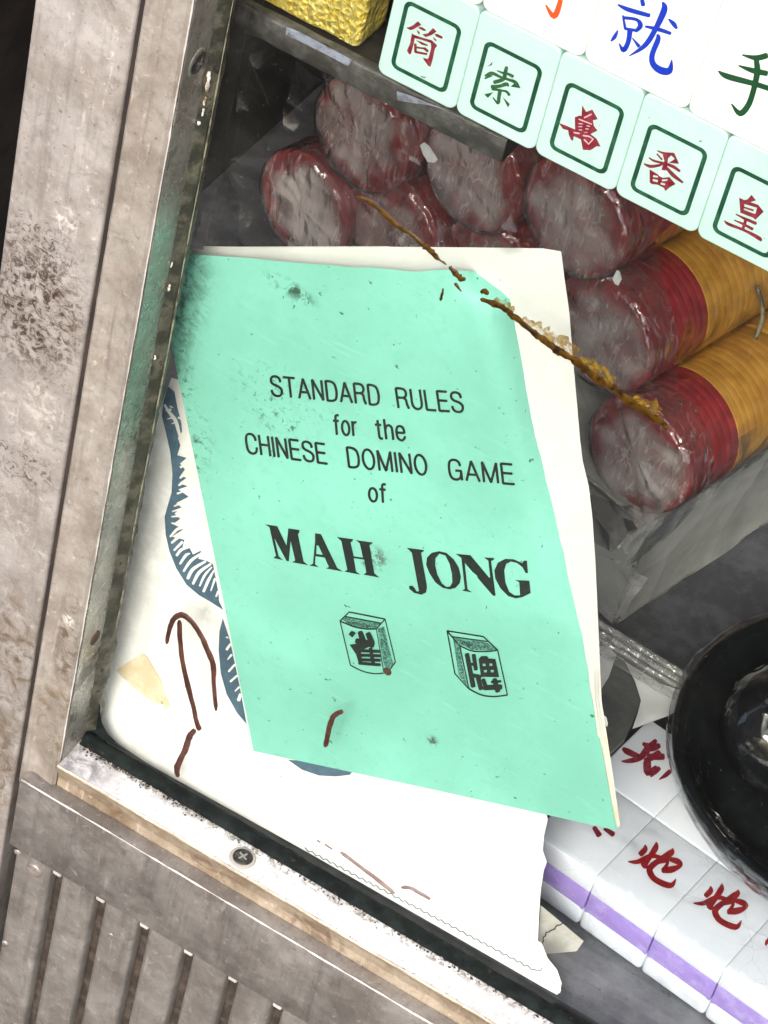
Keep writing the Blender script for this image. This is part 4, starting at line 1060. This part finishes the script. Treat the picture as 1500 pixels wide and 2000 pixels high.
rolls = [((1250, 888), 'wrapped red and amber chip roll at the lower right, nearest the tray edge', 8, 15, 0),
         ((1178, 652), 'wrapped red and amber chip roll with a white fleck, right of the booklet', 9, 14, 0),
         ((1124, 422), 'wrapped red chip roll just below the third and fourth mint tiles', 9, 14, 0),
         ((928, 338), 'wrapped red chip roll at the top beside a torn white label', 9, 14, 0),
         ((770, 452), 'wrapped red chip roll crossed by the upper end of the amber crack', 9, 14, 0),
         ((596, 402), 'hazy wrapped chip roll lowest at the far left of the pile', 9, 14, 0),
         ((708, 262), 'wrapped red chip roll topmost at the left of the pile', 9, 14, 0),
         ((958, 536), 'wrapped red chip roll peeping over the top of the booklet', 9, 14, 0)]
roll_c = []
for i, (pxy, lab, nr, na, dz_) in enumerate(rolls):
    dep = (0, .004, -.002, .006, .004, -.002, -.004, .010)[i]
    c = Pplane(*pxy, Q0 + AX * (.004 + dep), AX)
    roll_c.append(c)
    t = thing('chip_roll', lab, 'chip roll', c - UZ * RC, 'wrapped rolls of gaming chips')
    o = mk('red_chips', *lathe_roll(c, chips(nr)), 'chip_red', t, smooth=True); sharp(o, 55)
    o = mk('amber_chips', *lathe_roll(c, chips(na, d0=nr * .0033, g=.00006, jit=.00006)), 'chip_amber', t, smooth=True); sharp(o, 55)
    cv_, cf_, ch_ = cap(c, 5 + i)
    o = mk('cellophane_cap', cv_, cf_, 'cap_film', t, smooth=True)
    at_ = o.data.attributes.new('haze', 'FLOAT', 'POINT'); at_.data.foreach_set('value', [min(.92, h_ * (1.15, 1, 1.05, 1.1, .9, 1.5, 1.1, .6)[i]) for h_ in ch_])
    L_ = (nr + na) * .0033
    mk('cellophane_sleeve', *lathe_roll(c, [(d_ * L_ / 24, RC * 1.03) for d_ in range(4, 25)], 48, .0012, i * 7.0), 'bag_film', t, smooth=True)
# loose bag over the pile
pc = Q0 - AX * .006
def bagf(px, py):
    q = Pplane(px, py, pc, AX)
    return q + AX * (.004 * nz(q.x, q.z, 0, 28) + .0018 * nz(q.x, q.z, 3, 95))
fo = thing('clear_bag', 'crumpled clear plastic bag drawn over the pile of chip rolls', 'plastic bag', (Q0.x - .08, Q0.y, TRAY_H))
mk('front_film', *sheet([(250, 560), (250, -60), (640, -60), (1000, 60), (1250, 300), (1300, 560), (1330, 800), (1345, 930), (1205, 1070), (1120, 1062), (900, 900), (500, 700)], bagf, step=24, dense=24), 'bag_film', fo, smooth=True)
gus = [(1120, 985), (1165, 960), (1215, 980), (1290, 985), (1345, 935), (1300, 1000), (1205, 1072), (1165, 1058), (1120, 1050)]
mk('bottom_gusset', *sheet(gus, lambda x, y: bagf(x, y) - AX * .002, step=14, dense=14), 'cellophane', fo, smooth=True)
pth = [P(1205 + (1490 - 1205) * t, 1072 + (735 - 1072) * t, z=TRAY_H + .002) for t in [i / 20 for i in range(21)]]
mk('bottom_seam', *tube([p + Vector((.0004 * nz(i, 0, 0, .9), 0, .0004 * nz(i, 3, 0, .9))) for i, p in enumerate(pth)], .0007, 6), 'clear_strip', fo, smooth=True)
pth = [P(1478 + 12 * math.sin(i * .3), 560 + i * 9, y=.22) for i in range(20)]
mk('bag_tie', *tube(pth, .0008, 6), 'pale_sealant', fo, smooth=True)
def scrap(poly, dep, lab):
    pl = Q0 - AX * dep
    return tag(mk('label_scrap', *sheet(poly, lambda x, y: Pplane(x, y, pl, AX) + AX * .0006 * nz(x, y, 0, .08), step=8), 'white_card', None, Pplane(*poly[0], pl, AX)), lab, 'paper scrap')
scrap([(820, 284), (828, 278), (840, 286), (846, 296), (854, 312), (848, 318), (836, 316), (826, 302)], .009, 'torn white paper scrap beside the upper chip rolls')
scrap([(1204, 528), (1211, 530), (1214, 545), (1208, 558), (1201, 555), (1196, 545)], .009, 'small white fleck of paper above the right chip roll')

# ------------------------------------------------------------------ chess tiles in shrink wrap
e1 = Vector((.992, -.127, 0)).normalized(); e2 = Vector((-e1.y, e1.x, 0)); e2 = e2 if e2.y > 0 else -e2
TW, TD, TH = .0247, .0338, .0262
A0 = P(1160, 1740, z=.009)                       # a seam between two tiles on the front face
A0 = Vector((A0.x, .0305 - (A0.x - .1663) * .127, FLOOR_Z)) 
ZTOP = FLOOR_Z + TH
rot = math.atan2(e1.y, e1.x)
def ctop(px, py, d): return P(px, py, z=ZTOP + d)
cm = {}
names = {(0, -1): 'tile whose end shows under the lower right corner of the booklet', (0, 0): 'tile with red brush character, second from the booklet corner', (0, 1): 'tile with red brush character partly under the black bowl', (0, 2): 'tile at the right picture edge',
         (1, 0): 'tile in the second row with dark red character', (1, -1): 'tile in the second row against the booklet', (1, 1): 'tile in the second row under the black bowl', (2, 0): 'tile in the third row behind the dark red character'}
for (r_, i), lab in names.items():
    org = A0 + e1 * TW * i + e2 * (TD + .0004) * r_
    t = thing('chess_tile', 'white and purple ' + lab, 'game tile', org + e1 * TW / 2 + e2 * TD / 2, 'shrink wrapped layered game tiles')
    def slab(z0, z1, ins, bev, name, mat):
        bm = box_bm((ins, ins, z0), (TW - .00006 - ins, TD - .00006 - ins, z1), bev, 3)
        mt = Matrix.Translation(org) @ Matrix.Rotation(rot, 4, 'Z')
        bmesh.ops.transform(bm, matrix=mt, verts=bm.verts)
        return from_bm(name, bm, mat, t, angle=60)
    slab(.0, .0096, .0, .0016, 'white_back', 'chess_white')
    slab(.0080, .0190, .0002, .0004, 'purple_layer', 'chess_purple')
    slab(.0175, TH, .0, .0006, 'white_face', 'chess_white')
    cm[(r_, i)] = t
def pao(ox, oy, parent):
    I = Ink(lambda x, y: (1200 + (x + ox) / 5, 1440 + (y + oy) / 5), ctop, gain=1.4)
    I.s((300, 1050, 10), (298, 1095, 40), (252, 1145, 38)).s((410, 1025, 12), (402, 1080, 42), (350, 1160, 40), (295, 1225, 56), (310, 1270, 34)).s((135, 1215, 10), (230, 1215, 34), (350, 1160, 34), (445, 1172, 28))
    I.s((570, 1085, 10), (550, 1130, 48), (440, 1200, 40), (362, 1260, 44), (345, 1310, 44), (400, 1390, 42), (545, 1448, 42), (600, 1385, 8)).s((500, 1180, 22), (610, 1210, 44), (648, 1250, 26), (560, 1290, 48), (470, 1298, 40)).s((430, 1215, 34), (520, 1215, 22), (490, 1280, 28))
    I.build('character', 'paint_scarlet', parent)
pao(0, 0, cm[(0, 0)]); pao(640, 405, cm[(0, 1)])
I = Ink(T(1200, 1440, 5), ctop, gain=1.45)
I.s((85, 110, 24), (130, 140, 44), (240, 190, 34)).s((70, 235, 10), (150, 230, 32), (250, 200, 40), (330, 110, 50), (405, 30, 28)).s((280, 60, 22), (360, 100, 54), (440, 80, 34)).s((440, 150, 44), (380, 190, 44), (300, 230, 34)).s((330, 190, 44), (480, 190, 44)).s((320, 240, 54), (330, 345, 50), (410, 290, 28))
I.s((440, 300, 30), (395, 340, 34), (355, 385, 12)).s((545, 330, 30), (500, 370, 30), (438, 412, 8))
I.build('character', 'paint_red', cm[(1, 0)])
I = Ink(T(1200, 1440, 5), ctop)
I.s((1478, 2035, 10), (1490, 2000, 40), (1530, 1960, 40)); I.build('character', 'paint_scarlet', cm[(0, 2)])
I = Ink(T(1030, 1240, 4.762), ctop)
I.s((620, 1790, 40), (670, 1865, 56)).s((720, 1800, 40), (800, 1858, 50)); I.build('character', 'paint_red', cm[(0, -1)])
# wrap: one loose film over the tile block
wv, wf = [], []
prof = [(-.0009, .001), (-.0012, .008), (-.0010, .016), (-.0007, .022), (.0010, TH - .0004), (.004, TH + .0006), (.012, TH + .0007), (.02, TH + .0008), (.033, TH + .0007)]
nW = 70
for i in range(nW + 1):
    s_ = -TW * 1.02 + i * (TW * 4.05) / nW
    for j, (v, z) in enumerate(prof):
        e = .0007 * nz(s_, v, z, 210) + .0005 * nz(s_, v, z + 4, 460)
        wv.append(A0 + e1 * s_ + e2 * (v - abs(e) * (1 if j < 4 else .1)) + UZ * (z + (abs(e) * .6 if j >= 4 else 0)))
kk = len(prof)
for i in range(nW):
    for j in range(kk - 1): wf.append([i * kk + j, i * kk + j + 1, (i + 1) * kk + j + 1, (i + 1) * kk + j])
tag(mk('shrink_wrap', wv, wf, 'tile_wrap', None, A0, smooth=True), 'clear creased shrink wrap stretched over the front row of game tiles', 'plastic wrap')

# ------------------------------------------------------------------ black bowl with dome lid on the tiles
dc = Vector((.2243, .1142, ZTOP + .0008))
dome = thing('black_bowl', 'glossy black round bowl wrapped in clear film standing on the game tiles', 'bowl', dc)
def rev(prof, name, mat, seg=72):
    vs, fs = [], []
    for r_, z in prof:
        for j in range(seg):
            t = 2 * math.pi * j / seg
            vs.append(dc + Vector((r_ * math.cos(t), r_ * math.sin(t), z)))
    for i in range(len(prof) - 1):
        for j in range(seg):
            q = (j + 1) % seg
            fs.append([i * seg + j, i * seg + q, (i + 1) * seg + q, (i + 1) * seg + j])
    return mk(name, vs, fs, mat, dome, smooth=True)
rev([(.001, 0), (.045, 0), (.058, .003), (.0655, .009), (.0685, .0145), (.0690, .0172), (.0680, .0186), (.0660, .0185), (.0640, .0170), (.0600, .0125), (.0545, .0085), (.0480, .0064), (.0300, .0058), (.001, .0057)], 'base_dish', 'black_plastic')
vs, fs = [], []
seg = 110
pr = [(.0600, .0048), (.0672, .0098), (.0702, .0150), (.0704, .0180), (.0688, .0199), (.0660, .0200), (.0630, .0188)]
for r_, z in pr:
    for j in range(seg):
        t = 2 * math.pi * j / seg
        e = .0011 * nz(math.cos(t), math.sin(t), z * 14, 4.4) + .0006 * nz(math.cos(t), math.sin(t), z * 30, 13)
        vs.append(dc + Vector(((r_ + abs(e)) * math.cos(t), (r_ + abs(e)) * math.sin(t), z + abs(e) * .7)))
for i in range(len(pr) - 1):
    for j in range(seg):
        q = (j + 1) % seg
        fs.append([i * seg + j, i * seg + q, (i + 1) * seg + q, (i + 1) * seg + j])
mk('film_wrap', vs, fs, 'bowl_wrap', dome, smooth=True)
BR = .0212
bc = P(1537, 1424, z=ZTOP + .0008 + .0062 + BR)
ball = thing('black_ball', 'shiny black ball in creased clear film lying inside the black bowl', 'ball', bc - UZ * BR)
bm = bmesh.new(); bmesh.ops.create_uvsphere(bm, u_segments=64, v_segments=40, radius=BR)
for v in bm.verts: v.co += bc
from_bm('ball_body', bm, 'black_plastic', ball, angle=80)
bm = bmesh.new(); bmesh.ops.create_uvsphere(bm, u_segments=90, v_segments=60, radius=BR + .0007)
for v in bm.verts:
    e = abs(nz(v.co.x, v.co.y, v.co.z, 90)) * .0009 + abs(nz(v.co.z, v.co.x, v.co.y, 230)) * .0004
    v.co = v.co.normalized() * (BR + .0004 + e) + bc
    if v.co.z < bc.z - BR + .0002: v.co.z = bc.z - BR + .0002
from_bm('ball_film', bm, 'ball_wrap', ball, angle=80)

# ------------------------------------------------------------------ zip bag, folded card and paper between tray and bowl
zb_ = thing('zip_bag', 'clear plastic zip bag with white insert lying behind the game tiles', 'zip bag', P(1260, 1300, z=.026))
za, zc = P(1160, 1212, z=.034), P(1385, 1348, z=.034)
for off, r_ in ((0, .0013), (.0030, .0011), (.0055, .0008)):
    pth = [za.lerp(zc, i / 24) + Vector((0, -off, -off * .1)) + UZ * .0003 * nz(i, off * 100, 0, .7) for i in range(25)]
    mk('zip_rail', *tube(pth, r_, 8), 'clear_strip', zb_, smooth=True)
mk('bag_sheet', *sheet([(1165, 1225), (1385, 1355), (1360, 1385), (1290, 1355), (1165, 1275)], lambda x, y: P(x, y, z=.032 + .0008 * nz(x, y, 0, .03)), step=14), 'clear_strip', zb_, smooth=True)
mk('white_insert', *sheet([(1165, 1255), (1210, 1285), (1290, 1335), (1362, 1360), (1340, 1378), (1305, 1398), (1235, 1424), (1245, 1395), (1252, 1368), (1240, 1330), (1218, 1288), (1195, 1275)], lambda x, y: P(x, y, z=.029 + .0012 * nz(x, y, 0, .02)), step=16), 'white_card', zb_, smooth=True)
def slab_poly(name, poly, z0, z1, mat, lab, cat, curve=0.0):
    tv_, tf_ = tri2d(poly)
    n_ = len(tv_)
    vs = [P(x, y, z=z1) for x, y in tv_]; vs += [v - UZ * (z1 - z0) for v in vs]
    fs = [list(f) for f in tf_] + [[i + n_ for i in f[::-1]] for f in tf_]
    k_ = len(poly)
    fs += [[i, (i + 1) % k_, (i + 1) % k_ + n_, i + n_] for i in range(k_)]
    return tag(mk(name, vs, fs, mat, None, P(*poly[0], z=z0)), lab, cat)
slab_poly('folded_card', [(1180, 1480), (1172, 1400), (1168, 1345), (1190, 1300), (1214, 1286), (1238, 1328), (1252, 1368), (1240, 1402), (1222, 1440)], .0235, .0262, 'grey_card', 'dark grey folded card beside the lower right edge of the booklet', 'card')
slab_poly('paper_slip', [(1150, 1345), (1150, 1255), (1172, 1250), (1204, 1278), (1190, 1320), (1170, 1352)], .0266, .0274, 'white_card', 'curved white paper slip against the booklet edge above the grey card', 'paper slip')

# ------------------------------------------------------------------ crumbs and dirt along the sill
def crumbs(name, mat, n, lab, spread, size):
    vs, fs = [], []
    for _ in range(n):
        x = random.uniform(.003, .19) if random.random() < .55 else random.triangular(.002, .06, .006)
        y = -.0110 - abs(random.gauss(0, spread)) if random.random() < .86 else random.uniform(-.0215, -.0115)
        big = y > -.0140
        r_ = size * random.uniform(.4, 1.4) * (1 if big else .28)
        c = Vector((x, y, .0002 + r_ * .4))
        n0 = len(vs)
        ax = [Vector((random.uniform(.6, 1.5), 0, 0)), Vector((0, random.uniform(.5, 1.1), 0)), Vector((0, 0, random.uniform(.35, .8)))]
        rz = Matrix.Rotation(random.uniform(0, 6.3), 3, 'Z')
        for sgn_ in (1, -1):
            for a in ax: vs.append(c + rz @ (a * sgn_ * r_))
        for a, b, d in ((0, 1, 2), (1, 3, 2), (3, 4, 2), (4, 0, 2), (1, 0, 5), (3, 1, 5), (4, 3, 5), (0, 4, 5)): fs.append([n0 + a, n0 + b, n0 + d])
    o = mk(name, vs, fs, mat, None, (.05, -.01, 0))
    return tag(o, lab, 'dirt', kind='stuff')
crumbs('dark_dirt', 'crumb_dark', 330, 'dark dirt crumbs scattered along the back of the sill', .0008, .0004)
crumbs('grey_grit', 'crumb_grey', 200, 'pale grit lying along the gasket on the sill', .0007, .0004)
vs, fs = [], []
def red_flake(px, py, n):
    c0 = P(px, py, z=.0008)
    parts = []
    for _ in range(n):
        c = c0 + Vector((random.gauss(0, .0014), random.gauss(0, .0005), random.uniform(0, .0006)))
        a = random.uniform(0, 6.3); l = random.uniform(.0004, .0011)
        d = Vector((math.cos(a), math.sin(a) * .6, random.uniform(-.3, .3))) * l; w = Vector((-d.y, d.x, .0002)) * .4
        parts.append(([c + d, c + w, c - d, c - w], [[0, 1, 2, 3]]))
    return join(*parts)
tag(mk('red_flakes', *join(red_flake(306, 1530, 9), red_flake(425, 1600, 12)), 'crumb_red', None, P(306, 1530, z=0)), 'dark red paint flakes in the dirt at the back of the sill', 'flakes', kind='stuff')
